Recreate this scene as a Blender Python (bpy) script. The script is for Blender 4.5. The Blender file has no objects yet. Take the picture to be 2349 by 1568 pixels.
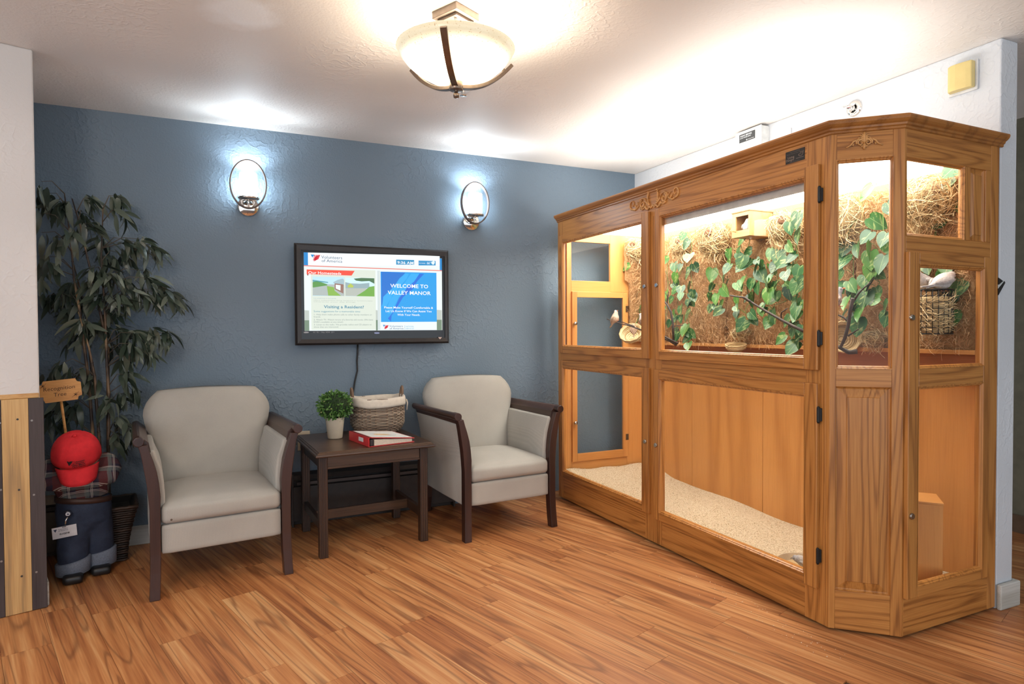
import bpy, bmesh, math, random
from mathutils import Vector, Matrix
R = math.radians
random.seed(7)
scene = bpy.context.scene
COL = scene.collection

# ------------------------------------------------------------------ camera
IMG_W, IMG_H, FPX = 2349.0, 1568.0, 1441.894
CAM = Vector((0.0, 0.0, 1.2))
RIGHT = Vector((0.90814432, -0.41862409, -0.00526967))
UP = Vector((0.01327778, 0.0162189, 0.9997803))
FWD = Vector((0.41844665, 0.90801477, -0.0202875))
cam_data = bpy.data.cameras.new('camera')
cam_data.sensor_width = 36.0
cam_data.sensor_fit = 'HORIZONTAL'
cam_data.lens = 36.0 * FPX / IMG_W
cam_data.clip_start = 0.05
cam = bpy.data.objects.new('camera', cam_data)
COL.objects.link(cam)
m3 = Matrix((RIGHT, UP, -FWD)).transposed()
cam.matrix_world = Matrix.Translation(CAM) @ m3.to_4x4()
scene.camera = cam

# ------------------------------------------------------------------ world, exposure
world = bpy.data.worlds.new('world')
scene.world = world
world.use_nodes = True
bg = world.node_tree.nodes['Background']
bg.inputs[0].default_value = (0.82, 0.91, 1.0, 1)
bg.inputs[1].default_value = 1.10
vs = scene.view_settings
vs.view_transform = 'Standard'
vs.look = 'None'
vs.exposure = 0.72
vs.gamma = 1.0
vs.use_curve_mapping = False

cy = scene.cycles
cy.max_bounces = 6; cy.diffuse_bounces = 3; cy.glossy_bounces = 2; cy.transmission_bounces = 3; cy.transparent_max_bounces = 12
cy.caustics_reflective = False; cy.caustics_refractive = False

# the next ceiling lamp of this room, left of and behind the camera
nl = bpy.data.lights.new('next_ceiling_lamp', 'POINT'); nl.energy = 36.0; nl.color = (1.0, 0.84, 0.70); nl.shadow_soft_size = 0.20
nlo = bpy.data.objects.new('next_ceiling_lamp', nl); COL.objects.link(nlo); nlo.location = (-1.0, 0.55, 2.16)

# light levels of the room's own lamps (used in their builders below)
SCONCE_E = 17.0
SCONCE_UP_W = 5.0
LAMP_UP_W = 17.0
LAMP_BOWL_E = 5.0
DIFFUSER_E = 7.6
CANOPY_UP_W = 9.5
SCREEN_E = 0.66

CEIL = 2.407
WALL_Y = 4.083

def ray(px, py):
    return RIGHT * ((px - IMG_W / 2) / FPX) - UP * ((py - IMG_H / 2) / FPX) + FWD
def at_x(px, py, X):
    d = ray(px, py); return CAM + d * ((X - CAM.x) / d.x)
def at_y(px, py, Y):
    d = ray(px, py); return CAM + d * ((Y - CAM.y) / d.y)
def at_z(px, py, Z):
    d = ray(px, py); return CAM + d * ((Z - CAM.z) / d.z)

# ------------------------------------------------------------------ materials
MATS = {}
def nodes_of(name):
    m = bpy.data.materials.new(name)
    m.use_nodes = True
    nt = m.node_tree
    b = nt.nodes['Principled BSDF']
    return m, nt, b
def N(nt, t, **kw):
    n = nt.nodes.new(t)
    for k, v in kw.items():
        setattr(n, k, v)
    return n
def ramp(nt, stops, interp='LINEAR'):
    n = nt.nodes.new('ShaderNodeValToRGB')
    n.color_ramp.interpolation = interp
    el = n.color_ramp.elements
    while len(el) < len(stops):
        el.new(0.5)
    for e, (p, c) in zip(el, stops):
        e.position = p
        e.color = (c[0], c[1], c[2], 1)
    return n
def mth(nt, op, a=None, b=None, c=None):
    n = nt.nodes.new('ShaderNodeMath'); n.operation = op
    for i, v in enumerate((a, b, c)):
        if v is None: continue
        if isinstance(v, (int, float)): n.inputs[i].default_value = v
        else: nt.links.new(v, n.inputs[i])
    return n.outputs[0]
def mixc(nt, fac, a, b, mode='MIX'):
    n = nt.nodes.new('ShaderNodeMix'); n.data_type = 'RGBA'; n.blend_type = mode
    for i, v in ((0, fac), (6, a), (7, b)):
        if isinstance(v, (int, float)): n.inputs[i].default_value = v
        elif isinstance(v, tuple): n.inputs[i].default_value = (v[0], v[1], v[2], 1)
        else: nt.links.new(v, n.inputs[i])
    return n.outputs[2]
def coords(nt, scale=(1, 1, 1), rot=(0, 0, 0), rnd=False):
    tc = nt.nodes.new('ShaderNodeTexCoord')
    mp = nt.nodes.new('ShaderNodeMapping')
    mp.inputs['Scale'].default_value = scale
    src = tc.outputs['Object']
    if rnd:
        oi = nt.nodes.new('ShaderNodeObjectInfo')
        va = nt.nodes.new('ShaderNodeVectorMath'); va.operation = 'ADD'
        sc = nt.nodes.new('ShaderNodeVectorMath'); sc.operation = 'SCALE'
        cb = nt.nodes.new('ShaderNodeCombineXYZ')
        nt.links.new(oi.outputs['Random'], cb.inputs[0]); nt.links.new(oi.outputs['Random'], cb.inputs[1]); nt.links.new(oi.outputs['Random'], cb.inputs[2])
        nt.links.new(cb.outputs[0], sc.inputs[0]); sc.inputs['Scale'].default_value = 37.0
        nt.links.new(src, va.inputs[0]); nt.links.new(sc.outputs[0], va.inputs[1])
        src = va.outputs[0]
    if any(rot):        # turn first, then stretch
        mr_ = nt.nodes.new('ShaderNodeMapping'); mr_.inputs['Rotation'].default_value = rot
        nt.links.new(src, mr_.inputs[0]); src = mr_.outputs[0]
    nt.links.new(src, mp.inputs[0])
    return mp.outputs[0]
def noise(nt, vec, scale, detail=3.0, rough=0.5, dist=0.0):
    n = nt.nodes.new('ShaderNodeTexNoise')
    n.inputs['Scale'].default_value = scale
    n.inputs['Detail'].default_value = detail
    n.inputs['Roughness'].default_value = rough
    n.inputs['Distortion'].default_value = dist
    nt.links.new(vec, n.inputs['Vector'])
    return n.outputs[0]
def bump(nt, b, h, strength=0.3, dist=0.01):
    n = nt.nodes.new('ShaderNodeBump')
    n.inputs['Strength'].default_value = strength
    n.inputs['Distance'].default_value = dist
    nt.links.new(h, n.inputs['Height'])
    nt.links.new(n.outputs[0], b.inputs['Normal'])
def plain(name, col, rough=0.5, metal=0.0, var=0.12, nscale=20.0, spec=0.5, bmp=0.0, rnd=False):
    """plain painted / plastic / cloth colour with a little procedural unevenness"""
    if name in MATS: return MATS[name]
    m, nt, b = nodes_of(name)
    v = coords(nt, rnd=rnd)
    f = noise(nt, v, nscale, 4)
    rp = ramp(nt, [(0.3, tuple(c * (1 - var) for c in col)), (0.7, tuple(min(1, c * (1 + var)) for c in col))])
    nt.links.new(f, rp.inputs[0])
    nt.links.new(rp.outputs[0], b.inputs['Base Color'])
    b.inputs['Roughness'].default_value = rough
    b.inputs['Metallic'].default_value = metal
    b.inputs['Specular IOR Level'].default_value = spec
    if bmp: bump(nt, b, f, bmp, 0.004)
    MATS[name] = m
    return m
def emit(name, col, strength):
    if name in MATS: return MATS[name]
    m, nt, b = nodes_of(name)
    b.inputs['Base Color'].default_value = (0.02, 0.02, 0.02, 1)
    b.inputs['Roughness'].default_value = 0.25
    b.inputs['Emission Color'].default_value = (*col, 1)
    b.inputs['Emission Strength'].default_value = strength
    if strength < 2: m.cycles.emission_sampling = 'NONE'
    MATS[name] = m
    return m
def glass(name, tint=(1, 1, 1), refl=1.0, rough=0.0, haze=0.0):
    if name in MATS: return MATS[name]
    m = bpy.data.materials.new(name); m.use_nodes = True
    nt = m.node_tree; nt.nodes.remove(nt.nodes['Principled BSDF'])
    out = nt.nodes['Material Output']
    tr = N(nt, 'ShaderNodeBsdfTransparent'); tr.inputs[0].default_value = (*tint, 1)
    gl = N(nt, 'ShaderNodeBsdfGlossy'); gl.inputs['Roughness'].default_value = rough
    lw = N(nt, 'ShaderNodeLayerWeight'); lw.inputs['Blend'].default_value = 0.5
    fres = mth(nt, 'MULTIPLY_ADD', mth(nt, 'POWER', lw.outputs['Facing'], 5.0), 0.9, 0.05)
    v = coords(nt); f = noise(nt, v, 9, 3)
    mul = mth(nt, 'MULTIPLY', fres, refl)
    mx = N(nt, 'ShaderNodeMixShader')
    nt.links.new(mul, mx.inputs[0]); nt.links.new(tr.outputs[0], mx.inputs[1]); nt.links.new(gl.outputs[0], mx.inputs[2])
    last = mx.outputs[0]
    if haze:
        df = N(nt, 'ShaderNodeBsdfDiffuse'); df.inputs[0].default_value = (.8, .8, .78, 1)
        m2 = N(nt, 'ShaderNodeMixShader')
        nt.links.new(mth(nt, 'MULTIPLY', f, haze), m2.inputs[0]); nt.links.new(last, m2.inputs[1]); nt.links.new(df.outputs[0], m2.inputs[2])
        last = m2.outputs[0]
    nt.links.new(last, out.inputs[0])
    MATS[name] = m
    return m
def wood(name, axis, light, mid, dark, rough=0.38, rings=30.0, across=8.0, along=0.45, pore=0.40):
    """plain-sawn wood: contour-like cathedral grain running along one axis"""
    if name in MATS: return MATS[name]
    m, nt, b = nodes_of(name)
    rot = (0, 0, 0)
    s = [across] * 3
    if axis == 'd':
        rot = (0, 0, R(43)); s[0] = along
    else:
        s['xyz'.index(axis)] = along
    v = coords(nt, tuple(s), rot, rnd=True)
    n1 = noise(nt, v, 1.0, 1.5, 0.45, 0.0)
    sn = mth(nt, 'SINE', mth(nt, 'MULTIPLY', n1, rings * 6.283 / 2))
    band = mth(nt, 'MULTIPLY_ADD', sn, 0.5, 0.5)
    band = mth(nt, 'POWER', band, 3.0)
    ps = [240.0] * 3
    if axis == 'd': ps[0] = 7.0
    else: ps['xyz'.index(axis)] = 7.0
    v2 = coords(nt, tuple(ps), rot, rnd=True)
    n2 = noise(nt, v2, 1.0, 0.7)
    n2 = mth(nt, 'MULTIPLY_ADD', mth(nt, 'SUBTRACT', n2, 0.5), 1.7, 0.5)
    f = mth(nt, 'ADD', mth(nt, 'MULTIPLY', band, 0.42), mth(nt, 'MULTIPLY', n2, pore))
    f = mth(nt, 'ADD', f, mth(nt, 'MULTIPLY', n1, 0.25))
    rp = ramp(nt, [(0.22, light), (0.52, mid), (0.95, dark)])
    nt.links.new(f, rp.inputs[0])
    nt.links.new(rp.outputs[0], b.inputs['Base Color'])
    b.inputs['Roughness'].default_value = rough
    b.inputs['Coat Weight'].default_value = 0.06
    b.inputs['Coat Roughness'].default_value = 0.25
    MATS[name] = m
    return m
OAK_L, OAK_M, OAK_D = (0.53, 0.232, 0.058), (0.43, 0.172, 0.039), (0.23, 0.082, 0.017)
OAK = {a: wood('oak_' + a, a, OAK_L, OAK_M, OAK_D) for a in 'xyzd'}
PLY = {a: wood('ply_' + a, a, (0.66, 0.30, 0.085), (0.58, 0.25, 0.066), (0.46, 0.18, 0.042), 0.42, 8.0, 4.0, 0.4, 0.3) for a in 'xyz'}

def textured_wall(name, col, strength=0.55, patch=False, scale=1.0):
    """painted drywall with a hand-trowelled skip texture"""
    m, nt, b = nodes_of(name)
    v = coords(nt)
    n1 = noise(nt, v, 21 * scale, 1.5, 0.55, 0.0)
    n2 = noise(nt, v, 95 * scale, 1.0, 0.65, 0.0)
    n0 = noise(nt, v, 2.2, 0)
    ridge = mth(nt, 'ABSOLUTE', mth(nt, 'SUBTRACT', n1, 0.5))
    ridge = mth(nt, 'SUBTRACT', 1.0, mth(nt, 'MULTIPLY', ridge, 14.0))
    ridge = mth(nt, 'MAXIMUM', ridge, 0.0)
    ridge = mth(nt, 'MULTIPLY', ridge, mth(nt, 'MAXIMUM', mth(nt, 'MULTIPLY_ADD', n0, 3.0, -1.1), 0.06))
    h = mth(nt, 'ADD', mth(nt, 'MULTIPLY', ridge, 0.55), mth(nt, 'MULTIPLY', n2, 0.55))
    rp = ramp(nt, [(0.3, tuple(c * 0.93 for c in col)), (0.7, tuple(min(1, c * 1.06) for c in col))])
    nt.links.new(n0, rp.inputs[0])
    c = rp.outputs[0]
    if patch:      # a repainted, whiter patch of the ceiling
        tc = N(nt, 'ShaderNodeTexCoord')
        sub = N(nt, 'ShaderNodeVectorMath', operation='SUBTRACT'); sub.inputs[1].default_value = patch
        nt.links.new(tc.outputs['Object'], sub.inputs[0])
        ln = N(nt, 'ShaderNodeVectorMath', operation='LENGTH'); nt.links.new(sub.outputs[0], ln.inputs[0])
        d = mth(nt, 'ADD', ln.outputs['Value'], mth(nt, 'MULTIPLY', noise(nt, v, 7, 3), 0.16))
        f = mth(nt, 'MULTIPLY', mth(nt, 'SUBTRACT', 0.24, d), 14.0)
        fc = N(nt, 'ShaderNodeClamp'); nt.links.new(f, fc.inputs[0])
        c = mixc(nt, fc.outputs[0], c, (0.94, 0.95, 0.96))
    nt.links.new(c, b.inputs['Base Color'])
    b.inputs['Roughness'].default_value = 0.55
    b.inputs['Specular IOR Level'].default_value = 0.35
    bump(nt, b, h, strength, 0.006)
    MATS[name] = m
    return m

# ------------------------------------------------------------------ mesh builder
OFF = {}
class MB:
    def __init__(self):
        self.v = []; self.f = []; self.mi = []; self.cur = 0
    def mat(self, i): self.cur = i; return self
    def add(self, vs, fs):
        o = len(self.v)
        self.v += [tuple(p) for p in vs]
        for f in fs:
            self.f.append(tuple(i + o for i in f)); self.mi.append(self.cur)
        return self
    def box(self, x0, x1, y0, y1, z0, z1):
        if x0 > x1: x0, x1 = x1, x0
        if y0 > y1: y0, y1 = y1, y0
        if z0 > z1: z0, z1 = z1, z0
        return self.add([(x0, y0, z0), (x1, y0, z0), (x1, y1, z0), (x0, y1, z0), (x0, y0, z1), (x1, y0, z1), (x1, y1, z1), (x0, y1, z1)],
                        [(0, 3, 2, 1), (4, 5, 6, 7), (0, 1, 5, 4), (1, 2, 6, 5), (2, 3, 7, 6), (3, 0, 4, 7)])
    def obox(self, mat, sx, sy, sz):
        q = MB().box(-sx / 2, sx / 2, -sy / 2, sy / 2, -sz / 2, sz / 2)
        return self.add([mat @ Vector(p) for p in q.v], q.f)
    def prism(self, poly, z0, z1):
        n = len(poly)
        vs = [(x, y, z0) for x, y in poly] + [(x, y, z1) for x, y in poly]
        fs = [tuple(range(n - 1, -1, -1)), tuple(range(n, 2 * n))]
        for i in range(n):
            j = (i + 1) % n
            fs.append((i, j, j + n, i + n))
        return self.add(vs, fs)
    def loft(self, rings, cap=True, closed=True):
        """rings: lists of equal length"""
        n = len(rings[0]); vs = [p for r in rings for p in r]; fs = []
        for k in range(len(rings) - 1):
            for i in range(n if closed else n - 1):
                j = (i + 1) % n
                fs.append((k * n + i, k * n + j, (k + 1) * n + j, (k + 1) * n + i))
        if cap:
            fs.append(tuple(range(n - 1, -1, -1)))
            b = (len(rings) - 1) * n
            fs.append(tuple(range(b, b + n)))
        return self.add(vs, fs)
    def tube(self, pts, rad, n=8, cap=True, flat=1.0, up=None):
        pts = [Vector(p) for p in pts]
        if isinstance(rad, (int, float)): rad = [rad] * len(pts)
        rings = []; prev = None
        for i, p in enumerate(pts):
            t = (pts[min(i + 1, len(pts) - 1)] - pts[max(i - 1, 0)])
            if t.length < 1e-9: t = Vector((0, 0, 1))
            t.normalize()
            if prev is None:
                a = Vector(up) if up else (Vector((0, 0, 1)) if abs(t.z) < 0.9 else Vector((1, 0, 0)))
            else: a = prev
            a = a - t * a.dot(t)
            if a.length < 1e-6: a = t.orthogonal()
            a.normalize(); prev = a
            b = t.cross(a)
            rings.append([p + a * (math.cos(2 * math.pi * k / n) * rad[i]) + b * (math.sin(2 * math.pi * k / n) * rad[i] * flat) for k in range(n)])
        return self.loft(rings, cap)
    def lathe(self, prof, n=24, c=(0, 0, 0), axis='z', cap=False):
        rings = []
        for r, h in prof:
            rg = []
            for k in range(n):
                a = 2 * math.pi * k / n
                x, y = r * math.cos(a), r * math.sin(a)
                if axis == 'z': p = (c[0] + x, c[1] + y, c[2] + h)
                elif axis == 'x': p = (c[0] + h, c[1] + x, c[2] + y)
                else: p = (c[0] + x, c[1] + h, c[2] + y)
                rg.append(p)
            rings.append(rg)
        return self.loft(rings, cap)
    def sphere(self, c, rx, ry=None, rz=None, n=16, m=10, mat=None):
        ry = ry or rx; rz = rz or rx
        rings = []
        for k in range(m + 1):
            t = math.pi * k / m
            s = max(math.sin(t), 0.002)
            rg = []
            for i in range(n):
                a = 2 * math.pi * i / n
                p = Vector((rx * s * math.cos(a), ry * s * math.sin(a), -rz * math.cos(t)))
                if mat: p = mat @ p
                rg.append(p + Vector(c))
            rings.append(rg)
        return self.loft(rings, True)
    def rbox(self, c, size, r, n=6, fn=None):
        """box with rounded edges; fn displaces (point, unit coordinates)"""
        hx, hy, hz = (s / 2 for s in size)
        idx = {}; vs = []; fs = []
        def vid(i, j, k):
            key = (i, j, k)
            if key in idx: return idx[key]
            u = Vector((i / n * 2 - 1, j / n * 2 - 1, k / n * 2 - 1))
            u = Vector(tuple(math.copysign(abs(a) ** 0.6, a) for a in u))
            p = Vector((u.x * hx, u.y * hy, u.z * hz))
            q = Vector((max(-hx + r, min(hx - r, p.x)), max(-hy + r, min(hy - r, p.y)), max(-hz + r, min(hz - r, p.z))))
            d = p - q
            if d.length > 1e-9: p = q + d.normalized() * r
            if fn: p = fn(p, u)
            idx[key] = len(vs); vs.append(p + Vector(c)); return idx[key]
        for a in range(n):
            for b in range(n):
                fs.append((vid(a, b, 0), vid(a, b + 1, 0), vid(a + 1, b + 1, 0), vid(a + 1, b, 0)))
                fs.append((vid(a, b, n), vid(a + 1, b, n), vid(a + 1, b + 1, n), vid(a, b + 1, n)))
                fs.append((vid(a, 0, b), vid(a + 1, 0, b), vid(a + 1, 0, b + 1), vid(a, 0, b + 1)))
                fs.append((vid(a, n, b), vid(a, n, b + 1), vid(a + 1, n, b + 1), vid(a + 1, n, b)))
                fs.append((vid(0, a, b), vid(0, a, b + 1), vid(0, a + 1, b + 1), vid(0, a + 1, b)))
                fs.append((vid(n, a, b), vid(n, a + 1, b), vid(n, a + 1, b + 1), vid(n, a, b + 1)))
        return self.add(vs, fs)
    def xform(self, mat):
        self.v = [tuple(mat @ Vector(p)) for p in self.v]; return self
    def mesh(self, name, mats, smooth=False, off=(0, 0, 0)):
        me = bpy.data.meshes.new(name)
        ox, oy, oz = off
        me.from_pydata([(x - ox, y - oy, z - oz) for x, y, z in self.v], [], self.f)
        if not isinstance(mats, (list, tuple)): mats = [mats]
        for m in mats: me.materials.append(m)
        if len(mats) > 1: me.polygons.foreach_set('material_index', self.mi)
        if smooth: me.polygons.foreach_set('use_smooth', [True] * len(me.polygons))
        me.update()
        bm = bmesh.new(); bm.from_mesh(me)
        bmesh.ops.recalc_face_normals(bm, faces=bm.faces)
        bm.to_mesh(me); bm.free()
        return me
    def build(self, name, mats, parent=None, smooth=False, bevel=0.0, seg=2, remesh=0.0, solid=0.0, kind=None, auto=False):
        off = OFF.get(parent, (0, 0, 0)) if parent is not None else (0, 0, 0)
        o = bpy.data.objects.new(name, self.mesh(name, mats, smooth, off))
        COL.objects.link(o)
        if parent is not None:
            o.parent = parent; OFF[o] = off
        if solid:
            s = o.modifiers.new('thick', 'SOLIDIFY'); s.thickness = solid; s.offset = 0
        if remesh:
            s = o.modifiers.new('remesh', 'REMESH'); s.mode = 'VOXEL'; s.voxel_size = remesh; s.use_smooth_shade = True
            s2 = o.modifiers.new('smooth', 'SMOOTH'); s2.iterations = 4
        if bevel:
            s = o.modifiers.new('bevel', 'BEVEL'); s.width = bevel; s.segments = seg; s.limit_method = 'ANGLE'; s.angle_limit = R(40)
        if kind: o['kind'] = kind
        return o
def tag(o, label, cat, group=None):
    o['label'] = label; o['category'] = cat
    if group: o['group'] = group
    return o
def thing(name, loc, label, cat, group=None, rz=0.0, local=False):
    """Empty at the thing's base; parts are given in world coordinates unless local"""
    o = bpy.data.objects.new(name, None)
    COL.objects.link(o)
    o.empty_display_size = 0.05
    o.location = loc; o.rotation_euler = (0, 0, rz)
    OFF[o] = (0, 0, 0) if local else tuple(loc)
    return tag(o, label, cat, group)
def structure(o): o['kind'] = 'structure'; return o
def inst(name, me, parent, mat, kind=None):
    """another object sharing mesh data, at a matrix in the parent's local space"""
    o = bpy.data.objects.new(name, me); COL.objects.link(o)
    o.parent = parent; o.matrix_local = mat
    return o
def text_mb(s, size, mat, bold=0.0, align='LEFT', shear=0.0, space=1.0):
    cu = bpy.data.curves.new('txt', 'FONT')
    cu.body = s; cu.size = size; cu.align_x = align; cu.offset = bold * size; cu.shear = shear; cu.space_character = space
    cu.resolution_u = 2
    ob = bpy.data.objects.new('txt', cu)
    me = bpy.data.meshes.new_from_object(ob)
    q = MB().add([mat @ v.co for v in me.vertices], [tuple(p.vertices) for p in me.polygons])
    bpy.data.objects.remove(ob); bpy.data.curves.remove(cu); bpy.data.meshes.remove(me)
    return q
def face_my(x, y, z):            # lettering plane facing -Y (read from -Y)
    return Matrix.Translation((x, y, z)) @ Matrix.Rotation(R(90), 4, 'X')
def face_mx(x, y, z):            # lettering plane facing -X (read from -X)
    return Matrix.Translation((x, y, z)) @ Matrix.Rotation(R(-90), 4, 'Z') @ Matrix.Rotation(R(90), 4, 'X')
# ================================================================== the room
M_blue = textured_wall('blue_wall_paint', (0.160, 0.220, 0.285), 0.6)
M_white = textured_wall('white_wall_paint', (0.66, 0.69, 0.73), 0.45)
M_pillar = textured_wall('pillar_paint', (0.64, 0.625, 0.62), 0.32)
M_ceil = textured_wall('ceiling_paint', (0.85, 0.80, 0.76), 0.35, patch=(0.08, 2.62, CEIL))
M_hall = plain('hall_paint', (0.20, 0.18, 0.12), 0.6)
M_base = wood('whitewashed_baseboard', 'x', (0.62, 0.62, 0.58), (0.52, 0.52, 0.48), (0.40, 0.39, 0.34), 0.5, 10)

def floor_wood():
    m, nt, b = nodes_of('plank_floor')
    v = coords(nt, (0.28, 5.2, 1.0), rnd=True)
    n1 = noise(nt, v, 1.5, 2, 0.5, 0.4)
    lines = mth(nt, 'SINE', mth(nt, 'MULTIPLY', n1, 70.0))
    lines = mth(nt, 'POWER', mth(nt, 'MULTIPLY_ADD', lines, 0.5, 0.5), 8.0)
    v2 = coords(nt, (0.6, 17.0, 1.0), rnd=True)
    n2 = noise(nt, v2, 1.6, 3, 0.6, 0.3)
    v3 = coords(nt, (6.0, 190.0, 1.0), rnd=True)
    n3 = noise(nt, v3, 1.0, 0.5)
    v4 = coords(nt, (0.7, 3.2, 1.0), rnd=True)
    n4 = noise(nt, v4, 1.3, 1)
    rp = ramp(nt, [(0.30, (0.26, 0.085, 0.032)), (0.42, (0.44, 0.168, 0.058)), (0.52, (0.58, 0.255, 0.094)), (0.66, (0.72, 0.41, 0.185))])
    f = mth(nt, 'ADD', mth(nt, 'MULTIPLY', n2, 0.62), mth(nt, 'MULTIPLY', n4, 0.30))
    f = mth(nt, 'ADD', f, mth(nt, 'MULTIPLY', mth(nt, 'SUBTRACT', n3, 0.5), 0.16))
    oi = N(nt, 'ShaderNodeObjectInfo')
    f = mth(nt, 'ADD', f, mth(nt, 'MULTIPLY_ADD', oi.outputs['Random'], 0.05, 0.0))
    nt.links.new(f, rp.inputs[0])
    c = mixc(nt, mth(nt, 'MULTIPLY', lines, 0.55), rp.outputs[0], (0.15, 0.050, 0.020))
    nt.links.new(c, b.inputs['Base Color'])
    b.inputs['Roughness'].default_value = 0.40
    b.inputs['Specular IOR Level'].default_value = 0.45
    return m
M_floor = floor_wood()
floor = structure(MB().box(-3.2, 5.2, -3.0, 4.3, -0.06, -0.006).build('floor', plain('subfloor', (0.10, 0.045, 0.02), 0.6)))
# floor boards: 152 mm wide, 940 mm long, laid at 17 degrees to the blue wall
PA = R(-73.0)
PL = Vector((math.cos(PA), math.sin(PA), 0)); PW = Vector((-PL.y, PL.x, 0))     # along, across
PWID, PLEN = 0.1525, 0.94
plank_me = MB().box(-PLEN / 2 + 0.0005, PLEN / 2 - 0.0005, -PWID / 2 + 0.0005, PWID / 2 - 0.0005, -0.006, 0.0)
plank_me = plank_me.mesh('plank', M_floor)
stag = {12: -1.494, 13: -1.764, 14: -1.328}
rs = random.Random(3)
n_pl = 0
for k in range(-12, 36):
    w = 1.947 + (k - 12 + 0.5) * PWID
    s0 = stag.get(k, rs.uniform(0, PLEN))
    for j in range(-8, 9):
        s = s0 + (j + 0.5) * PLEN
        c = PL * s + PW * w
        ok = (-1.55 < c.x < 3.4 and 1.15 < c.y < 4.55) or (2.6 < c.x < 4.7 and 0.6 < c.y < 2.6)
        if not ok: continue
        inst('plank', plank_me, floor, Matrix.Translation(c) @ Matrix.Rotation(PA, 4, 'Z'))
        n_pl += 1

ceiling = structure(MB().box(-3.2, 5.2, -3.0, 4.3, CEIL, CEIL + 0.08).build('ceiling', M_ceil))
wall_back = structure(MB().box(-1.6, 3.1, WALL_Y, WALL_Y + 0.12, 0, CEIL).build('wall_back', M_blue))
WX0, WX1, WEND = 2.945, 2.972, 1.548
wall_right = structure(MB().prism([(WX0, WALL_Y + .05), (WX1, WEND), (WX1 + 0.117, WEND - 0.002), (WX0 + 0.117, WALL_Y + .05)], 0, CEIL).build('wall_right', M_white, bevel=0.006))
# the corridor beyond the wall end
structure(MB().box(4.22, 4.30, -1.0, 4.2, 0, CEIL).build('wall_corridor', M_hall))
structure(MB().box(4.195, 4.22, -1.0, 4.2, 0, 0.10).build('baseboard_corridor', plain('hall_base', (0.16, 0.10, 0.06), 0.5)))
# the pillar wall at the left, turned 16.4 degrees to the blue wall
PB = Vector((-0.722, 3.326, 0)); PE = Vector((0.9593, 0.2823, 0)); PN = Vector((-0.2823, 0.9593, 0))
def pil(u, d): q = PB + PE * u + PN * d; return (q.x, q.y)
wall_left = structure(MB().prism([pil(-2.3, 0), pil(0, 0), pil(0, 0.86), pil(-2.3, 0.86)], 0, CEIL).build('wall_left', M_pillar, bevel=0.006))
M_bl = wood('reclaimed_light_board', 'z', (0.62, 0.40, 0.17), (0.52, 0.31, 0.12), (0.30, 0.19, 0.09), 0.55, 7, 9, 0.5)
M_bd = wood('charcoal_board', 'z', (0.060, 0.045, 0.045), (0.045, 0.032, 0.032), (0.022, 0.016, 0.017), 0.6, 7, 9, 0.5)
M_screw = plain('screw_head', (0.30, 0.28, 0.26), 0.4, 0.7)
M_screwd = plain('dark_nail', (0.05, 0.04, 0.035), 0.5)
def board(u0, u1, mat, depth, sc, smat, label=None):
    b_ = MB().prism([pil(u0, -depth), pil(u1, -depth), pil(u1, 0.0), pil(u0, 0.0)], 0.002, 0.915)
    o = b_.build('board', mat, wall_left, bevel=0.002)
    for (u, z) in sc:
        p = PB + PE * u - PN * (depth + 0.001)
        s = MB()
        s.tube([Vector((p.x, p.y, z)) - PN * 0.0012, Vector((p.x, p.y, z)) + PN * 0.004], [0.0042, 0.0042], 12)
        s.build('screw', smat, o, smooth=False)
for k in range(5):
    board(-0.33 - 0.15 * (k + 1), -0.33 - 0.15 * k - 0.0005, M_bl if k % 2 == 0 else M_bd, 0.016, [], M_screwd)
board(-0.33, -0.1315, M_bd, 0.016, [(-0.136, 0.82), (-0.138, 0.54), (-0.141, 0.24)], M_screw)
board(-0.131, -0.041, M_bl, 0.016, [(-0.078, 0.83), (-0.078, 0.53), (-0.075, 0.16)], M_screwd)
board(-0.0405, 0.012, M_bd, 0.016, [(-0.030, 0.82), (-0.028, 0.50), (-0.025, 0.165)], M_screw)
MB().prism([pil(-2.3, -0.004), pil(-0.002, -0.004), pil(-0.002, 0.02), pil(-2.3, 0.02)], 0.915, 0.936).build('cap_rail', wood('cap_rail_wood', 'x', (0.62, 0.36, 0.13), (0.55, 0.30, 0.10), (0.42, 0.22, 0.07)), wall_left, bevel=0.003)
structure(MB().prism([pil(0.0, 0.005), pil(0.020, 0.005), pil(0.020, 0.75), pil(0.0, 0.75)], 0.0, 0.105).build('baseboard_left', M_base, bevel=0.004))
structure(MB().box(-0.62, 0.36, WALL_Y - 0.016, WALL_Y, 0, 0.108).build('baseboard_back', M_base, bevel=0.004))
bb = MB().prism([(WX1 - .004, WEND - 0.022), (WX1 + 0.138, WEND - 0.024), (WX1 + 0.138, WALL_Y), (WX1 + 0.119, WALL_Y), (WX1 + 0.119, WEND - 0.004), (WX1 - .004, WEND - 0.003)], 0, 0.108)
structure(bb.build('baseboard_right', M_base, bevel=0.006))

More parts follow.
